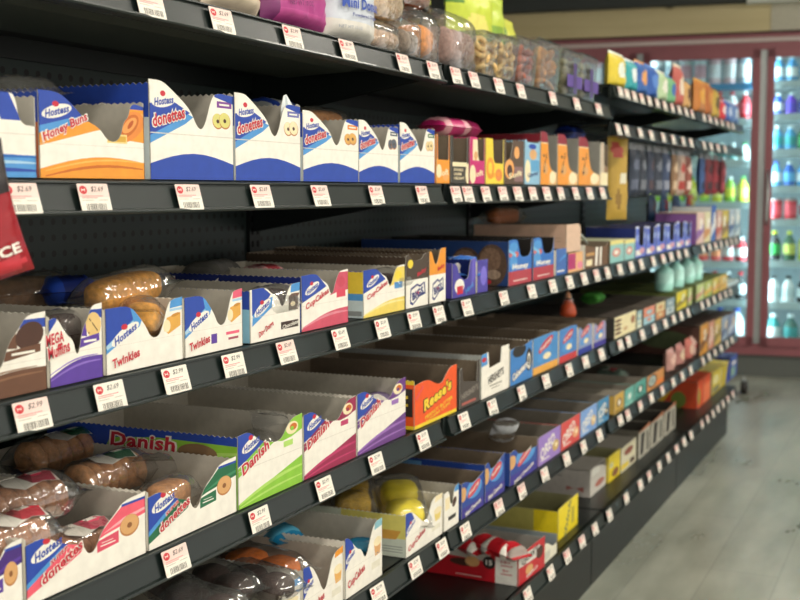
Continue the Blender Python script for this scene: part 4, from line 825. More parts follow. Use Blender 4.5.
# ---- bottom shelf
QR = M('#c4202c', .38)
qa = [RC(QR, 0, 0, 1, 1), P(M('#d8d4cc', .5), (0, .55), (.78, .5), (.8, .85), (0, .9)), T('QUEST', BLK, .42, .7, .62, .2, 6, .04), E(CHOC, .8, .6, .14, .2), E(TAN, .4, .3, .14, .14), T('HERO', WHITE, .5, .16, .4, .1, 6, .02)]
qs = [RC(QR, 0, 0, 1, 1), P(M('#b9b4a8', .5), (0, .72), (.7, .62), (.74, .86), (0, .96)), RC(M('#f0ece2', .5), .78, 0, .985, 1), E(CHOC, .47, .5, .13, .12), E(TAN, .56, .56, .07, .16), E(BLK, .72, .6, .06, .2), T('15', WHITE, .72, .6, .06, .16, 0, .03),
      T('QUEST', BLK, .17, .83, .26, .15, -3, .04), T('CRISPY', WHITE, .09, .58, .1, .05, 0, .02), T('CARAMEL PECAN', WHITE, .14, .48, .2, .05, 0, .02), T('CHOCOLATE', WHITE, .12, .38, .16, .05, 0, .02), T('15g', QR, .88, .68, .09, .1, 0, .03), T('5g', QR, .88, .42, .06, .1, 0, .03), RC(QR, .83, .56, .94, .59), RC(QR, .83, .3, .94, .33), RC(WHITE, .4, .1, .65, .12)]
carton('F', 518.5, 541.5, 0.08, qa, 'red protein bar box with grey brand band and open torn top, bottom shelf', 'the red bar box', [(0, .92), (.4, .98), (.7, 1.0), (1, 1.0)], side=qs, inner=M('#b0aca4', .7), depth=.27, setback=.014, yaw=-3, cat='bar box', name='bar_box', hs=.95)
carton('F', 543.5, 557, 0.055, [RC(M('#e6e2cc', .5), 0, 0, 1, 1), RC(M('#c9c8b8', .5), .1, .1, .5, .5)], 'off-white bar box behind the red one, bottom shelf', 'the off-white bar box', [(0, 1), (.3, .9), (.7, .5), (1, .55)], side=[RC(M('#cfccb8', .5), 0, 0, 1, 1)], inner=M('#8f989a', .7), depth=.34, cat='bar box', name='bar_box', setback=.01)
YB = M('#f0d81c', .4)
carton('F', 558, 578, 0.09, [RC(YB, 0, 0, 1, 1), T('think', M('#8a8a5c', .5), .46, .5, .6, .3, 62, .04), RC(M('#b8a83c', .5), .66, .2, .8, .7)], 'bright yellow bar box with grey lettering on bottom shelf', 'the bright yellow bar box', [(0, .98), (.3, 1), (1, 1)], side=[RC(YB, 0, 0, 1, 1), RC(M('#b5ad5c', .6), 0, 0, .8, 1)], inner=M('#99966c', .7), depth=.34, cat='bar box', name='bar_box', hs=.93, setback=0.035)
carton('F', 590, 606, 0.088, [RC(M('#cfcac0', .5), 0, 0, 1, 1), RC(M('#e8e6dc', .5), .1, .7, .6, 1), E(M('#b06a5c', .5), .6, .3, .3, .12)], 'large grey bar box with ribbon mark on its long side', 'the large grey bar box', [(0, .95), (.2, 1), (.7, .9), (1, .7)], side=[RC(M('#b5afa8', .6), 0, 0, 1, 1), T('Chewy Protein Bar', BLK, .55, .75, .4, .06, -3, .03), P(M('#a35c54', .6), (.78, .2), (.86, .3), (.94, .16), (.94, .36), (.86, .28), (.78, .36)), E(BLK, .2, .25, .04, .06)], inner=M('#a9a59c', .7), closed=M('#a8a39a', .7), depth=.34, cat='bar box', name='bar_box', setback=0.078)
carton('F', 608.5, 620, 0.088, [RC(M('#eed528', .4), 0, 0, 1, 1), E(M('#8a5a38', .6), .6, .24, .3, .16), RC(M('#c9c8a0', .5), .1, .5, .4, .7)], 'yellow carton with brown cake picture behind the large grey box', 'the yellow picture carton', None, side=[RC(M('#d6bf28', .5), 0, 0, 1, 1)], inner=M('#99966c', .7), depth=.3, setback=0.072)
carton('F', 621, 636, 0.086, [RC(M('#d8d2b4', .5), 0, 0, 1, 1), E(M('#8a4a3a', .6), .5, .7, .3, .14), RC(YEL, 0, .1, .5, .3), RC(CHOC, .6, .1, .9, .3)], 'cream carton with brown oval print on bottom shelf', 'the brown oval carton', None, side=[RC(M('#a8a498', .6), 0, 0, 1, 1)], inner=M('#8b8478', .7), closed=M('#9c978c', .7), depth=.34, setback=0.068)
for k, (a, b) in enumerate([(638.5, 650), (651, 663.5), (664.5, 675.5)]):
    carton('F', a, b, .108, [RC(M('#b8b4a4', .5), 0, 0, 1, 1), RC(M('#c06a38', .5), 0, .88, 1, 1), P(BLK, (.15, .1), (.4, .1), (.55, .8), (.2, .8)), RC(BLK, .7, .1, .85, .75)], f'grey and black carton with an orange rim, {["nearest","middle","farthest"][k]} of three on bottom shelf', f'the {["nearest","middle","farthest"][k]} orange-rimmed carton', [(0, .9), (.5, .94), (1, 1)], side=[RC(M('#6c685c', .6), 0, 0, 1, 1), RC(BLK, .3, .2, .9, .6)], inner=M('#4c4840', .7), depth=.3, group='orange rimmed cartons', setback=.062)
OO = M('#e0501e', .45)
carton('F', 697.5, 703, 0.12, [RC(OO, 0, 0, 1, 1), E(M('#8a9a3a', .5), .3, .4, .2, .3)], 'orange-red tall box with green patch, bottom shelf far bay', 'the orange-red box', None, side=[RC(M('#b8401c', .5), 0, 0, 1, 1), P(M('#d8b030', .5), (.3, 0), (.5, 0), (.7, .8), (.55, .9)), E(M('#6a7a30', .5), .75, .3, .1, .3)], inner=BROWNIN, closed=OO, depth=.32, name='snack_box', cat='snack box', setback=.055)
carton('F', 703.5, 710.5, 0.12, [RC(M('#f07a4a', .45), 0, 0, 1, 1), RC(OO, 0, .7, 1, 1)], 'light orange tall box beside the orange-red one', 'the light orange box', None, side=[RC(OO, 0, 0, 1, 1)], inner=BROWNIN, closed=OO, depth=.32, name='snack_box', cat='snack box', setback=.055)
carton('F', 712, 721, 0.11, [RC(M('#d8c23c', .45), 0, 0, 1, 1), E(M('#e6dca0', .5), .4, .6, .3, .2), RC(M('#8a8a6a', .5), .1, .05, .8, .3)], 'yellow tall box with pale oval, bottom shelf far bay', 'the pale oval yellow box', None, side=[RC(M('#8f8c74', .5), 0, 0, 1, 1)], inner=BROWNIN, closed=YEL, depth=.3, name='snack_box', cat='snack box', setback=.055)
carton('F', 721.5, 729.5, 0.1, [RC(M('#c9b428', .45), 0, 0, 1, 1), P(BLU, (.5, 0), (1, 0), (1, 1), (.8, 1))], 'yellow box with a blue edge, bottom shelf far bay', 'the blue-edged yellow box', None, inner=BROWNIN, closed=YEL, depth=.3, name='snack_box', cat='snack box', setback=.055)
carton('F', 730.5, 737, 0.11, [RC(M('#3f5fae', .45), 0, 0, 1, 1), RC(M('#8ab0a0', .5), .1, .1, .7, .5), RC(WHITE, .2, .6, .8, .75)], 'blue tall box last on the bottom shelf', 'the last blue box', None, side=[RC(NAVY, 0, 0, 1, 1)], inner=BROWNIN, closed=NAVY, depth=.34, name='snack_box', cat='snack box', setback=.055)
# ================================================================== pouches, bags and tubs
def pouch(loc, W, H, D, shapes, label, group=None, rz=R(90), name='snack_bag', base=None, texts=(), sag=0.0, rx=0.0, nu=22, nv=26, seed=0, top=True, cat='snack bag', zz=True, ry=0.0):
    """pillow bag standing or hanging: local X across, Z up, front -Y"""
    rd = random.Random(seed); r = tag(empty(name, loc, rz, rx, ry), label, cat, group); mb = MB()
    def thick(u, v):
        a = max(0, 1-abs(2*u-1)**2.4)**.6; e = min((1-v)/.28, 1) if v > .5 else min(v/.1, 1)
        return D/2*a*max(0, math.sin(max(0, min(1, (e-.12)/.88))*math.pi/2))
    wav = [[rd.uniform(-1, 1)*.0018 for _ in range(nu+1)] for _ in range(nv+1)]
    def P3(u, v, sg, off=0):
        x = (u-.5)*W*(1-.06*math.sin(math.pi*v)*1)
        if v >= .999 and zz: v2 = v+(.006 if int(round(u*nu)) % 2 else 0)
        else: v2 = v
        t = thick(u, v)+.0006
        i, j = min(nu, int(u*nu)), min(nv, int(v*nv))
        w = wav[j][i]+.0022*math.sin(u*9+seed)*math.sin(v*7+seed*2) if t > .002 else .0
        return (x, sg*(t+w*(1 if t > .003 else 0))-(off if sg < 0 else 0)+sag*(v-.5)**2, v2*H)
    for sg in (-1, 1):
        vs = [P3(i/nu, j/nv, sg) for j in range(nv+1) for i in range(nu+1)]; by = {}
        for j in range(nv):
            for i in range(nu):
                m = base
                for sh in shapes:
                    u, v = (i+.5)/nu, (j+.5)/nv
                    if sh[0] == 'p' and inside(sh[2], u, v): m = sh[1]
                    elif sh[0] == 'e' and ((u-sh[2])/sh[4])**2+((v-sh[3])/sh[5])**2 < 1: m = sh[1]
                a = j*(nu+1)+i; q = (a, a+1, a+nu+2, a+nu+1); by.setdefault(id(m), (m, []))[1].append(q if sg < 0 else q[::-1])
        o = len(mb.v); mb.v += vs
        for m, fs in by.values():
            k = mb.m(m)
            for f in fs: mb.f.append([o+q for q in f]); mb.mi.append(k); mb.sm.append(True)
    for t in texts:
        _, s, col, u, v, w, h, rot, bold, shear, line, lb = t; g, fs = glyphs(s, bold, shear); c, s_ = math.cos(R(rot)), math.sin(R(rot))
        q = []
        for x, y in g:
            uu = u+(x*w*W*c-y*h*H*s_)/W; vv = v+(x*w*W*s_+y*h*H*c)/H
            t0 = thick(min(1, max(0, uu)), min(1, max(0, vv))); q.append(((uu-.5)*W*(1-.06*math.sin(math.pi*vv)), -(t0+.0045)+sag*(vv-.5)**2, vv*H))
        mb.add(q, fs, col)
    mb.build('pouch', r); return r
zA = TOP['A']+.0006
def ya(px, z=None, X=FRONT): return alongY(px, X, z or zA)
# top shelf, nearest bay
y0, y1 = ya(208, zA+.03, FRONT-.022), ya(264, zA+.03, FRONT-.022); pouch((FRONT-.035, (y0+y1)/2, zA), y1-y0, .2, .05, [P(M('#c98a52', .5), (.5, .15), (.9, .1), (.85, .4), (.6, .45)), E(M('#8a5a34', .6), .75, .25, .12, .08)], 'cream bag with brown snack picture, first on the top shelf', 'bags on the top shelf', base=M('#e2d0b8', .45), seed=1)
NICKS['A'].append((y0, y1, 'the cream bag'))
y0, y1 = ya(267, zA+.03, FRONT-.022), ya(329, zA+.03, FRONT-.022); pouch((FRONT-.035, (y0+y1)/2, zA), y1-y0, .2, .055, [RC(M('#7c2f6a', .4), 0, 0, .12, 1), RC(M('#c04a92', .4), .12, .0, 1, .1)], 'magenta bag with cream lettering on the top shelf', 'bags on the top shelf', base=M('#b23c88', .38), seed=2, texts=[T('Donuts', WHITE, .66, .36, .56, .1, 4, .03), T('Frosted', WHITE, .62, .26, .3, .035, 4, .02), T('NET WT 10 OZ', M('#7c2f6a', .5), .38, .17, .34, .035, 4, .02)])
NICKS['A'].append((y0, y1, 'the magenta bag'))
y0, y1 = ya(330, zA+.03, FRONT-.022), ya(379, zA+.03, FRONT-.022); pouch((FRONT-.035, (y0+y1)/2, zA), y1-y0, .2, .05, [RC(M('#dcd8cf', .45), 0, 0, 1, .14), E(M('#e8dcb8', .6), .6, .46, .3, .07)], 'white bag of mini donuts with blue lettering on top shelf', 'bags on the top shelf', base=M('#cdd3dc', .4), seed=3, texts=[T('Mini Donuts', M('#2c4fae', .4), .52, .3, .78, .085, 2, .035), T('Powdered Sugar', M('#3c4a8a', .5), .54, .205, .52, .036, 2, .02), T('NET WT 10 OZ', M('#a8acb4', .5), .28, .1, .36, .025, 2, .015)])
NICKS['A'].append((y0, y1, 'the white mini donut bag'))
# clear packs of baked goods
def clearpack(px0, px1, z0, H, cake, label, d=.07, n=3, seed=0, X=FRONT-.006, kind='roll', group='clear bakery packs'):
    y0, y1 = ya(px0, z0+H/2, X), ya(px1, z0+H/2, X); W = y1-y0
    r = tag(empty('bakery_pack', (X-d/2-.004, (y0+y1)/2, z0), R(90)), label, 'bakery pack', group)
    mb = MB()
    for k in range(n):
        x = -W/2+W*(k+.5)/n
        if kind == 'roll': mb.blob((x, 0, H*.45), W/n*.46, d*.40, H*.36, cake, 12, 8, 2.6, .03, None, seed+k)
        else:
            for q in range(3): mb.torus((x, -d*.1+.01*q, H*(.2+.26*q)), min(W/n*.3, H*.2), min(W/n*.13, H*.1), cake, 12, 6, Matrix.Rotation(R(60+20*q), 3, 'X'))
    mb.build('baked_goods', r)
    mb = MB(); rd = random.Random(seed); m2 = MB()
    nn, kk = 12, 9; vs = []
    for j in range(kk+1):
        t = j/kk; f = 1 if t < .7 else 1-.75*((t-.7)/.3)**2
        for i in range(nn*2):
            a = 2*math.pi*i/(nn*2); c, s_ = math.cos(a), math.sin(a)
            p = 3.4; q = (abs(c)**p+abs(s_)**p)**(-1/p)
            vs.append((W*.5*q*c*(.97+rd.uniform(-.03, .03)), d*.5*q*s_*f*(1+rd.uniform(-.06, .06)), H*1.12*t+rd.uniform(-.002, .002)*(0 < j)))
    N = nn*2; mb.add(vs, [(j*N+i, j*N+(i+1) % N, (j+1)*N+(i+1) % N, (j+1)*N+i) for j in range(kk) for i in range(N)], CLR, True); mb.build('film', r)
    return r
zz = zA
clearpack(380, 408, zz, .045, crumb('#c9a88a'), 'low clear pack of pale cakes on the top shelf beside the white bag', n=3, seed=5)
clearpack(381, 412, zz+.052, .07, crumb('#d8bc98'), 'clear pack of pale layered cakes stacked above the low one', n=4, seed=6)
clearpack(412, 427, zz, .06, crumb('#8c7c6c'), 'small clear pack of grey brown cake beside the orange loaf', n=2, seed=7)
clearpack(428, 446, zz, .085, crumb('#d88a3c'), 'clear pack of orange loaf cake at end of nearest bay', n=1, seed=8, d=.09)
clearpack(396, 442, zz+.105, .06, crumb('#9c5a3c'), 'clear pack of reddish brown rolls on top of the stack', n=3, seed=9, X=FRONT-.05, d=.1)
NICKS['A'].append((ya(380), ya(411), 'the stacked pale cakes')); NICKS['A'].append((ya(412), ya(446), 'the orange loaf pack'))
clearpack(456, 484, zz, .1, crumb('#a8877c'), 'crumpled clear pack of dark-flecked pastries at start of second bay', n=3, seed=10, d=.09)
NICKS['A'].append((ya(456), ya(484), 'the dark-flecked pastries'))
# clear tubs with cookies
COOK = {}
def cookie(kind):
    if kind in COOK: return COOK[kind]
    mb = MB()
    if kind == 'ring': mb.torus((0, 0, 0), .0135, .0058, crumb('#e0b878', 200), 14, 6)
    elif kind == 'round': mb.blob((0, 0, 0), .0185, .0185, .007, crumb('#c48a50', 200), 12, 6, 2.4, .03)
    elif kind == 'red': mb.blob((0, 0, 0), .016, .016, .008, crumb('#b8644a', 200), 12, 6, 2.4, .05)
    else: mb.blob((0, 0, 0), .015, .015, .009, crumb('#8a8268', 200), 10, 6, 2.4, .05)
    o = mb.build('c'); COOK[kind] = o.data; bpy.data.objects.remove(o); return COOK[kind]
TUBF = film('tub_plastic', '#f6fbfb', .25, .06)
for k, (a, b, kind, H, w) in enumerate([(485, 501, 'ring', .085, 'ring cookies'), (502, 520, 'ring', .09, 'pale ring cookies'), (521, 539, 'red', .1, 'reddish cookies'), (540, 562, 'round', .112, 'round tan cookies'), (566, 582, 'olive', .11, 'olive nut cookies'), (583, 598, 'olive', .114, 'mixed nut cookies')]):
    X = FRONT-.006; y0, y1 = ya(a, zz+.05, X), ya(b, zz+.05, X); W = y1-y0; D = .085
    ordn = ['first', 'second', 'third', 'fourth', 'fifth', 'sixth'][k]
    r = tag(empty('clear_tub', (X-D/2, (y0+y1)/2, zz), R(90)), f'clear plastic tub of {w}, {ordn} of six along the top shelf', 'plastic tub', 'clear cookie tubs')
    mb = MB(); t = .86
    P8 = lambda w_, d_, z: [(-w_/2+.006, -d_/2, z), (w_/2-.006, -d_/2, z), (w_/2, -d_/2+.006, z), (w_/2, d_/2-.006, z), (w_/2-.006, d_/2, z), (-w_/2+.006, d_/2, z), (-w_/2, d_/2-.006, z), (-w_/2, -d_/2+.006, z)]
    vs = P8(W*t-.006, D*t, 0)+P8(W-.003, D, H-.012)
    mb.add(vs, [(i, (i+1) % 8, 8+(i+1) % 8, 8+i) for i in range(8)]+[tuple(reversed(range(8)))], TUBF); mb.build('tub', r)
    mb = MB(); vs = P8(W-.001, D+.004, H-.014)+P8(W-.001, D+.004, H-.004)+P8(W-.014, D-.012, H+.004)
    mb.add(vs, [(q*8+i, q*8+(i+1) % 8, q*8+8+(i+1) % 8, q*8+8+i) for q in range(2) for i in range(8)]+[tuple(range(16, 24))], TUBF); mb.build('lid', r)
    if k >= 4: mb = MB(); mb.box(-W*.46, W*.46, -D/2-.0025, -D/2-.0018, .02, .05, M('#5c4490', .5)); mb.box(-W*.1, W*.1, -D/2-.0032, -D/2-.0026, .005, .08, M('#4a3a70', .5)); mb.build('printed_band', r)
    NICKS['A'].append((y0, y1, f'the {ordn} clear tub'))
    rd = random.Random(k+40); nc = 0
    for layer in range(4):
        for row in range(2):
            n = 2
            for c in range(n):
                x = (c-.5)*W*.42+rd.uniform(-.003, .003); y = (-D*.26 if row == 0 else D*.16)+rd.uniform(-.003, .003); z = .016+layer*(H-.022)/4
                o = bpy.data.objects.new('cookie', cookie(kind)); COL.objects.link(o)
                o.location = (r.location.x-y, r.location.y+x, r.location.z+z); o.rotation_euler = (R(rd.uniform(10, 70)), R(rd.uniform(-30, 60)), rd.uniform(0, 6)); s_ = min(1.0, W*.5/.04); o.scale = (s_, s_, s_)
                tag(o, f'cookie inside the {ordn} clear tub, among {w}', 'cookie', f'cookies in the {ordn} tub')
# yellow-green bags standing behind
for k, (px, z, w, c, c2, h) in enumerate([(468, .02, .2, '#c9d83c', '#e8e070', .26), (498, .03, .19, '#c4d848', '#8ab03c', .27), (524, .0, .19, '#d8dc50', '#c85a2c', .25)]):
    y = alongY(px, FRONT-.2, zz+.15)
    pouch((FRONT-.2-.03*k, y, zz+.0), w, h-.01*k, .06, [E(M(c2, .45), .5, .55, .3, .15), P(M('#5a8a2c', .5), (0, .75), (.3, .8), (.2, 1), (0, 1))], f'yellow green snack bag standing behind the clear tubs, {["nearest","middle","farthest"][k]} of three', 'yellow green bags behind the tubs', base=M(c, .4), seed=k+11, rz=R(78+8*k))
# raised far shelf: bags and boxes
zG = TOP['G']+.0006
GI = [(613, 627, '#ddc634', '#e8eee0', .115, 'yellow bag'), (627.5, 638, '#2ba0a6', '#e8f0f0', .11, 'teal bag'), (638.5, 648, '#2a5fa8', '#e0a060', .12, 'blue bag with orange crest'), (648.5, 659, '#2458a8', '#5a88d0', .12, 'royal blue bag'), (659.5, 668, '#b4cda0', '#e8e8d8', .115, 'pale green bag'), (668.5, 676, '#6fae7c', '#3a68b0', .11, 'leaf green bag'),
      (676.5, 684, '#b85a50', '#e8d8c0', .17, 'brick red bag'), (684.5, 691, '#c89c60', '#5a3c28', .12, 'tan bag'), (697, 706, '#b8722c', '#d8a040', .15, 'orange brown bag'), (706.5, 713, '#a86028', '#c98c3c', .15, 'copper brown bag'), (713.5, 720, '#b89a40', '#5a4a2c', .14, 'olive gold bag'), (720.5, 726, '#c8323c', '#f0d8d0', .1, 'bright red bag'), (726.5, 732, '#3a62a8', '#b8c8e0', .11, 'mid blue bag'), (732.5, 739, '#5a7cb0', '#c8d4e0', .11, 'dusty blue bag')]
for k, (a, b, c, c2, h, n) in enumerate(GI):
    y0, y1 = alongY(a, FRONT-.02, zG+.06), alongY(b, FRONT-.02, zG+.06)
    pouch((FRONT-.035, (y0+y1)/2, zG), (y1-y0)*1.02, h*.88, .045, [E(M(c2, .45), .5, .5, .28, .2), RC(M(c2, .45), 0, .9, 1, 1)], f'{n} standing on the raised far shelf', 'bags on the raised far shelf', base=M(c, .42), seed=k+30, nu=12, nv=14)
    NICKS['G'].append((y0, y1, f'the {n}'))
# ------- hook rail: gold bag and dark pouches
gz = 1.325
def hanging(px, ztop, W, H, base, shapes, label, group, k, X=FRONT-.05, rz=R(58), nick=None):
    y = alongY(px, X, ztop-.05)
    r = pouch((X, y, ztop-H), W, H, .03, shapes, label, group, base=base, seed=k, nu=12, nv=16, rz=rz, name='hanging_bag', cat='hanging bag')
    mb = MB(); mb.tube([(0, .09, H-.006), (0, -.0, H-.004), (0, -.03, H-.004), (0, -.036, H+.006)], .0022, STEEL, 6); mb.build('peg_hook', r)
    if nick: NICKS['H'].append((y-W/2, y+W/2, nick))
hanging(617.5, 1.315, .085, .25, M('#b8963c', .42), [E(M('#b8483c', .5), .35, .84, .28, .09), E(M('#e0dcc4', .5), .65, .5, .2, .09), E(M('#8a6a28', .5), .4, .25, .2, .1)], 'long gold snack bag with red crest hanging past the orange cartons', None, 50, nick='the long gold bag')
HB = [(633, '#2c3648', '#5c6478'), (641, '#28303e', '#6a6f78'), (649, '#303a50', '#4a3a40'), (657, '#2a3344', '#6a707c'), (665, '#3a4a6a', '#8a90a0'), (673, '#8a6a4c', '#c9b090'), (680, '#b8a090', '#a83c34'), (687, '#8a4a3c', '#d8c0b0'), (701, '#34568a', '#1c2c4c'), (708, '#7a2430', '#3c1820'), (715, '#8c2430', '#4a1820'), (722, '#701e2a', '#a84850')]
for k, (px, c, c2) in enumerate(HB):
    hanging(px, 1.305, .058, .17, M(c, .4), [RC(M(c2, .45), .1, .1, .9, .3), E(M(c2, .45), .5, .6, .3, .12), RC(M('#a8aab0', .5), .0, .9, 1, 1)], f'blurred hanging snack pouch, {["first","second","third","fourth","fifth","sixth","seventh","eighth","ninth","tenth","eleventh","twelfth"][k]} along the hook rail after the gold bag', 'pouches on the hook rail', 60+k, nick=f'the {["first","second","third","fourth","fifth","sixth","seventh","eighth","ninth","tenth","eleventh","twelfth"][k]} hooked pouch', rz=R(76+7*(k%3)))
# lower hooks: dark blue bags hanging above the blue carton row
for k, (px, c, c2, w) in enumerate([(652, '#1c3a5c', '#3a2c34', 'navy pouch'), (664, '#1d4470', '#8c2c34', 'navy pouch with red mark'), (676, '#1a3f6a', '#20507c', 'deep blue pouch'), (690, '#c4523c', '#b8bc3c', 'orange topped lime pouch')]):
    z = 1.105; X = FRONT-.2; y = alongY(px, X, z)
    r = pouch((X, y, z-.1), .12, .13, .03, [E(M(c2, .45), .5, .65, .3, .2)], f'{w} hanging low on the pegboard behind the blue cartons', 'pouches low on the pegboard', base=M(c, .45), seed=k+80, nu=12, nv=12, rz=R(90), name='hanging_bag', cat='hanging bag')
    mb = MB(); mb.tube([(0, .215, .124), (0, 0, .124), (0, -.02, .13)], .0022, STEEL, 6); mb.build('peg_hook', r)
# aqua bottles on the olive boxes of the fourth shelf
for k, px in enumerate((664, 675, 686, 694)):
    z = TOP['D']+.0675; X = FRONT-.06; y = alongY(px, X, z)
    o = bpy.data.objects.new('aqua_bottle', bottle_mesh('#b4f2e6', '#48c0f0', '#c8fff2', .11, .034, 'bottle') if k == 0 else aq); aq = o.data; COL.objects.link(o)
    o.location = (X, y, z); tag(o, f'aqua bottle with blue cap on the olive boxes, {["first","second","third","fourth"][k]} going back', 'bottle', 'aqua bottles above the olive boxes')
# magenta packages and a blue one resting on the slotted cartons, second shelf
def ontop(kind, px, X, z, shelf, rz, label, **kw):
    return wrap(kind, (X, alongY(px, X, z), z), R(rz), label, **kw)
zB, zC, zD, zE, zF = [TOP[k] for k in 'BCDEF']
ontop('sleeve', 446, FRONT-.06, zB+.113, 'B', 84, 'magenta flow-wrapped package lying across the dark cookie carton', L=.15, c1=M('#c0246c', .35), c2=M('#dca0a8', .4), seed=3)
ontop('sleeve', 462, FRONT-.075, zB+.115, 'B', 96, 'second magenta package, lying nearer the yellow carton', L=.13, c1=M('#b82068', .35), c2=M('#a83058', .4), seed=4)
ontop('sleeve', 570, FRONT-.14, zB+.152, 'B', 90, 'dark blue flow-wrapped package on the tall orange cartons', L=.16, c1=NAVY, c2=BLU, seed=5)
# packs on the second-shelf donut cartons
ontop('sleeve', 272, FRONT-.16, zB+.118, 'B', 96, 'white, blue and red wrapped pastry on the lilac-tagged carton', L=.15, c1=M('#c9ccc8', .4), c2=BLU, seed=6)
ontop('roll', 321, FRONT-.15, zB+.106, 'B', 92, 'golden pastry in clear film behind the orange-tagged carton', L=.14, cake=crumb('#c98a4c'), seed=7)
ontop('roll', 374, FRONT-.2, zB+.088, 'B', 92, 'dark pastry in clear film behind the grey-tagged carton', L=.12, cake=crumb('#4c3a30'), seed=8)
# crumpled film at upper left
ontop('sleeve', 22, FRONT-.12, zB+.1, 'B', 60, 'crumpled clear wrapper on the first carton of the second shelf', L=.1, c1=CLR, c2=CLR, seed=9)
def put(nick, u, d, z, rz, kind, label, **kw):
    p, a = into(nick, u, d, z, rz); return wrap(kind, p, a, label, **kw)
# third shelf contents
YC = crumb('#e2a040'); DKC = crumb('#3c261e')
put('the plain sponge cake carton', (124, 291), .075, .0, 0, 'roll', 'golden sponge cake in clear film lying across the carton top, third shelf', L=.145, cake=YC, seed=1, ry=R(-5))
put('the plain sponge cake carton', (147, 322), .035, .0, 20, 'roll', 'golden sponge cake inside its carton behind the notch', L=.085, cake=YC, seed=2, ry=R(20))
put('the brown muffin carton', (22, 293), .2, .07, -6, 'roll', 'wrapped tan cake above the brown muffin carton', L=.12, cake=crumb('#7a5634'), seed=3)
put('the brown muffin carton', (12, 287), .3, .075, 4, 'sleeve', 'navy wrapped muffin behind the tan cake, third shelf left', L=.13, c1=NAVY, c2=M('#2c4a9a', .4), seed=4)
put('the purple muffin carton', (68, 331), .05, .03, 5, 'roll', 'dark wrapped muffin inside the purple muffin carton', L=.09, cake=DKC, seed=5)
put('the purple muffin carton', (44, 291), .26, .07, 12, 'roll', 'tan wrapped muffin behind the purple muffin carton', L=.1, cake=crumb('#a97c40'), seed=6)
put('the purple muffin carton', (66, 290), .17, .075, -20, 'sleeve', 'navy wrapped muffin between muffin and sponge cartons', L=.1, c1=NAVY, c2=BLU, seed=7)
put('the pink-cornered cake carton', (212, 271), .25, .09, 6, 'sleeve', 'dull grey wrapped cake at the back of the pink-cornered carton', L=.14, c1=M('#7c7a75', .4), c2=M('#6c6a64', .4), seed=8)
put('the chocolate cube carton', (262, 275), .2, .078, 4, 'sleeve', 'red swirled wrapper on the chocolate cube carton', L=.11, c1=M('#b8444c', .4), c2=M('#d8a0a0', .4), seed=9)
put('the chocolate cube carton', (271, 303), .025, .03, 0, 'roll', 'dark wrapped cake inside the chocolate cube carton', L=.07, cake=DKC, seed=10)
put('the rose cupcake carton', (368, 262), .2, .08, 8, 'sleeve', 'dark red wrapper behind the rose cupcake carton', L=.1, c1=M('#8a2c38', .4), c2=M('#b06068', .4), seed=12)
put('the yellow cupcake carton', (390, 281), .03, .055, 0, 'cakes', 'dark cupcakes in film inside the yellow cupcake carton', L=.06, cake=DKC, seed=13)
put('the violet carton', (464, 266), .035, .045, 30, 'sleeve', 'blue and white packet leaning in the violet carton', L=.07, c1=M('#3f74c8', .4), c2=WHITE, seed=14, ry=R(-30))
# fourth shelf contents
DN = crumb('#c98f5c'); DN2 = crumb('#a87450')
put('the purple donut carton', (20, 503), .09, 0, -4, 'donuts', 'clear bag of brown donuts, red label, resting above the purple carton', L=.12, cake=DN2, c1=M('#b8304c', .4), seed=20)
put('the purple donut carton', (8, 541), .045, 0, 0, 'donuts', 'clear bag of dark donuts inside the purple carton', L=.09, cake=DN2, c1=RDD, seed=21)
put('the pink donut carton', (78, 549), .055, 0, 0, 'donuts', 'clear bag of donuts with pink label inside the pink carton', L=.11, cake=DN2, c1=M('#e0506c', .4), seed=22)
put('the pink donut carton', (106, 476), .16, 0, -3, 'donuts', 'clear donut bag with green and white label between pink and green cartons', L=.13, cake=DN, c1=GRND, seed=23)
put('the pink donut carton', (62, 452), .27, 0, -3, 'donuts', 'clear donut bag with green label at back of the fourth shelf', L=.16, cake=DN, c1=GRND, seed=24)
put('the pink donut carton', (36, 484), .28, 0, -3, 'sleeve', 'navy wrapped snack beneath the back donut bag, fourth shelf', L=.12, c1=NAVY, c2=NAVY, seed=25)
put('the green donut carton', (168, 497), .05, 0, 6, 'roll', 'crinkled clear wrapper half hidden in the green carton', L=.08, cake=DN, seed=26)
put('the lime pastry carton', (272, 428), .04, 0, 4, 'sleeve', 'crumpled clear wrapper standing in the lime carton', L=.07, c1=CLR, c2=CLR, seed=27, ry=R(60))
put('the lime pastry carton', (258, 442), .07, 0, 20, 'sleeve', 'glossy clear wrapper lying low in the lime carton', L=.09, c1=CLR, c2=CLR, seed=28)
put('the green donut carton', (155, 470), .12, 0, 30, 'sleeve', 'crumpled clear wrapper over the wall of the green carton', L=.1, c1=CLR, c2=CLR, seed=33, ry=R(30))
put('the violet pastry carton', (352, 393), .2, 0, 2, 'sleeve', 'navy and red wrapped pastry lying above the violet carton', L=.16, c1=NAVY, c2=M('#8a2c3c', .4), seed=29)
put('the violet pastry carton', (378, 403), .05, 0, 2, 'sleeve', 'violet wrapped pastry inside the violet carton', L=.09, c1=M('#8a78a0', .4), c2=WHITE, seed=30)
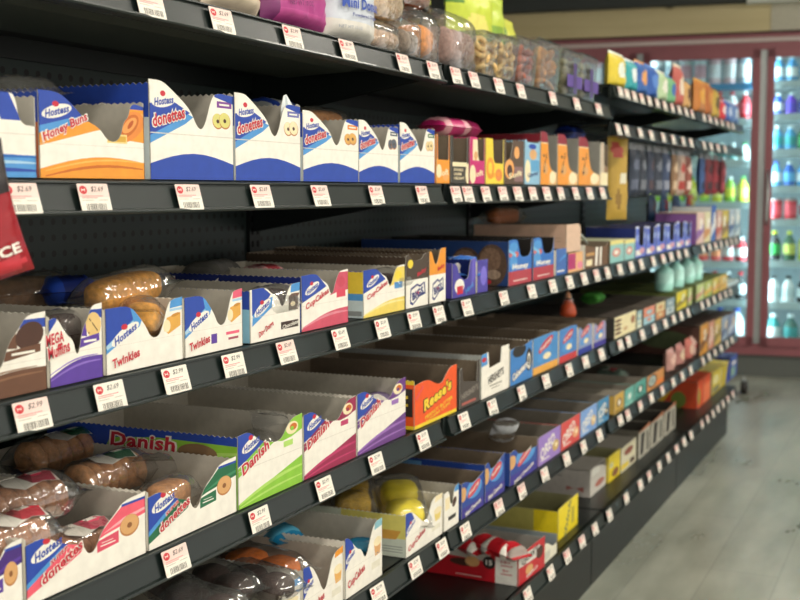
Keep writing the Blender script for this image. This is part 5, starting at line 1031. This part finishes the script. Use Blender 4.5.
# red and clear cone bag on the light blue cartons
r = tag(empty('cone_bag', (FRONT-.07, alongY(568, FRONT-.07, zD+.1), zD+.0905), R(90)), 'orange-red bag with clear peaked top among light blue cartons', 'snack bag')
mb = MB(); mb.lathe([(.02, 0), (.024, .01), (.02, .026), (.012, .045)], M('#d0562f', .4), n=12); mb.build('pouch', r)
mb = MB(); mb.lathe([(.018, .028), (.012, .05), (.003, .085)], CLR, n=12); mb.lathe([(.009, .05), (.006, .062), (.002, .07)], M('#e8a070', .5), n=8); mb.build('peak', r)
ontop('sleeve', 593, FRONT-.16, zD+.09, 'D', 90, 'leaf green wrapped snack on the light blue cartons', L=.12, c1=M('#3f8a34', .4), c2=M('#5aa84a', .4), seed=31)
# fifth shelf contents
for k, (q, d, w) in enumerate([((176, 590), .1, 'nearest the edge'), ((222, 580), .09, 'beside the notch'), ((262, 580), .05, 'against the front'), ((205, 603), .04, 'lowest in the picture')]):
    put('the dark cake carton', q, d, 0, 62+6*k, 'cakes', f'dark chocolate cake pair in film in the dark cake carton, {w}', L=.12, cake=DKC, seed=40+k, group='wrapped chocolate cakes')
put('the orange-cornered cupcake carton', (262, 564), .11, 0, 78, 'cakes', 'bright orange cupcakes in clear film filling the orange-cornered carton', L=.13, cake=crumb('#f07a14'), seed=45).scale = (1.1, 1.3, 1.1)
put('the orange-cornered cupcake carton', (222, 560), .2, 0, 70, 'cakes', 'orange and brown cupcakes in clear film, farther back in their carton', L=.13, cake=crumb('#a8582c'), seed=46)
put('the aqua-cornered cupcake carton', (272, 531), .16, 0, 60, 'sleeve', 'bright blue wrapped cupcakes in the aqua-cornered carton', L=.15, c1=M('#1f86b4', .35), c2=M('#5ab0d0', .4), seed=47)
put('the aqua-cornered cupcake carton', (362, 548), .035, 0, 20, 'sleeve', 'teal wrapped cupcake low in the aqua-cornered carton', L=.05, c1=M('#1c6e90', .35), c2=M('#2f86a8', .4), seed=48)
put('the lemon cupcake carton', (402, 502), .07, 0, 32, 'cakes', 'bright yellow cupcakes in shiny film rising from the lemon carton', L=.15, cake=M('#f0dc20', .5, 0, .12, 60, 0, .3), seed=49, ry=R(-12)).scale = (1.15, 1.45, 1.25)
put('the lemon cupcake carton', (352, 494), .16, 0, 30, 'cakes', 'golden wrapped cupcakes leaning behind the bright yellow ones', L=.15, cake=crumb('#c09a28'), seed=50, ry=R(-10)).scale = (1.1, 1.35, 1.2)
put('the last blue donut carton', (504, 430), .06, 0, 30, 'sleeve', 'clear and white crumpled bag on the last blue donut carton', L=.11, c1=CLR, c2=M('#c9ccd0', .4), seed=51, ry=R(35))
put('the pale blue cookie carton', (562, 407), .15, 0, 80, 'sleeve', 'navy wrapped cookies lying over the coral red carton', L=.18, c1=NAVY, c2=M('#8aa4c8', .4), seed=52)
put('the deep sea green carton', (612, 376), .18, 0, 60, 'donuts', 'crumpled clear bag with green contents at the back of fifth shelf', L=.12, cake=crumb('#6c8878'), c1=GRND, seed=53)
for k, (px, c, c2) in enumerate([(669, '#b98a80', '#d8b0a0'), (678, '#b07870', '#d8c0a0'), (687, '#b8685c', '#d8b8a0'), (692.5, '#c8a498', '#a83c3c')]):
    X = FRONT-.04; y = alongY(px, X, zE+.04)
    pouch((X, y, zE+.0006), .1, .082, .04, [E(M(c2, .45), .5, .5, .3, .25)], f'rose brown snack pouch standing on fifth shelf, {["first","second","third","fourth"][k]} after the orange disc carton', 'rose brown pouches on the fifth shelf', base=M(c, .42), seed=90+k, nu=12, nv=12)
    NICKS['E'].append((y-.05, y+.05, f'the {["first","second","third","fourth"][k]} rose pouch'))
for k in range(3):
    ontop('sleeve', 630+16*k, FRONT-.24, zE+.1, 'E', 88, f'dark brown wrapped snack at the back of the fifth shelf, {["nearest","middle","farthest"][k]}', L=.2, c1=M('#4a2c28', .4), c2=M('#7a4a44', .4), seed=70+k, group='dark wrapped snacks at the back')
# bars in the red box
for k, (q, d) in enumerate([((470, 545), .14), ((486, 544), .1), ((500, 548), .06), ((512, 551), .03)]):
    put('the red bar box', q, d, 0, [70, 60, 80, 64][k], 'sleeve', f'red wrapped protein bar in the red bar box, {["farthest back","second from back","third from back","against the front"][k]}', L=.1 if k != 3 else .08, c1=QR, c2=[WHITE, M('#b8b4ac', .4), WHITE, M('#9a8c84', .4)][k], seed=60+k, group='bars in the red box', ry=R(-10))
# red bag hanging from the clip strip beside the nearest bay
r = pouch((-.80, alongY(2, -.80, 1.1)-.058, 1.062), .16, .125, .035, [RC(M('#241c1e', .4), 0, .62, 1, 1), P(M('#c8303c', .35), (.1, .1), (.9, .02), (.95, .12), (.2, .3))], 'glossy red and black snack bag hanging at the extreme left under second shelf', None, rz=R(72), base=M('#98141f', .25), seed=99, ry=R(-14), texts=[T('JUICE', WHITE, .74, .2, .36, .1, 0, .03)], name='hanging_bag', cat='hanging bag')  # brighter red slanted patch is a highlight painted on the bag
mb = MB(); mb.box(-.012, .012, -.004, -.002, .12, .2, M('#d8d8d2', .4)); mb.build('hang_strip', r)
# castor of the end unit
r = tag(empty('castor_wheel', (-.98, 6.85, .04)), 'small black castor wheel on floor between shelving and cooler', 'wheel')
mb = MB(); mb.lathe([(.012, -.015), (.04, -.015), (.04, .015), (.012, .015)], BLK, axis='x', n=16); mb.build('tyre', r)
mb = MB(); mb.tube([(0, 0, 0), (0, -.02, .06)], .008, STEEL, 8); mb.build('fork', r)
lay_tags()
for o in list(scene.objects):
    if '_w' in o: del o['_w']
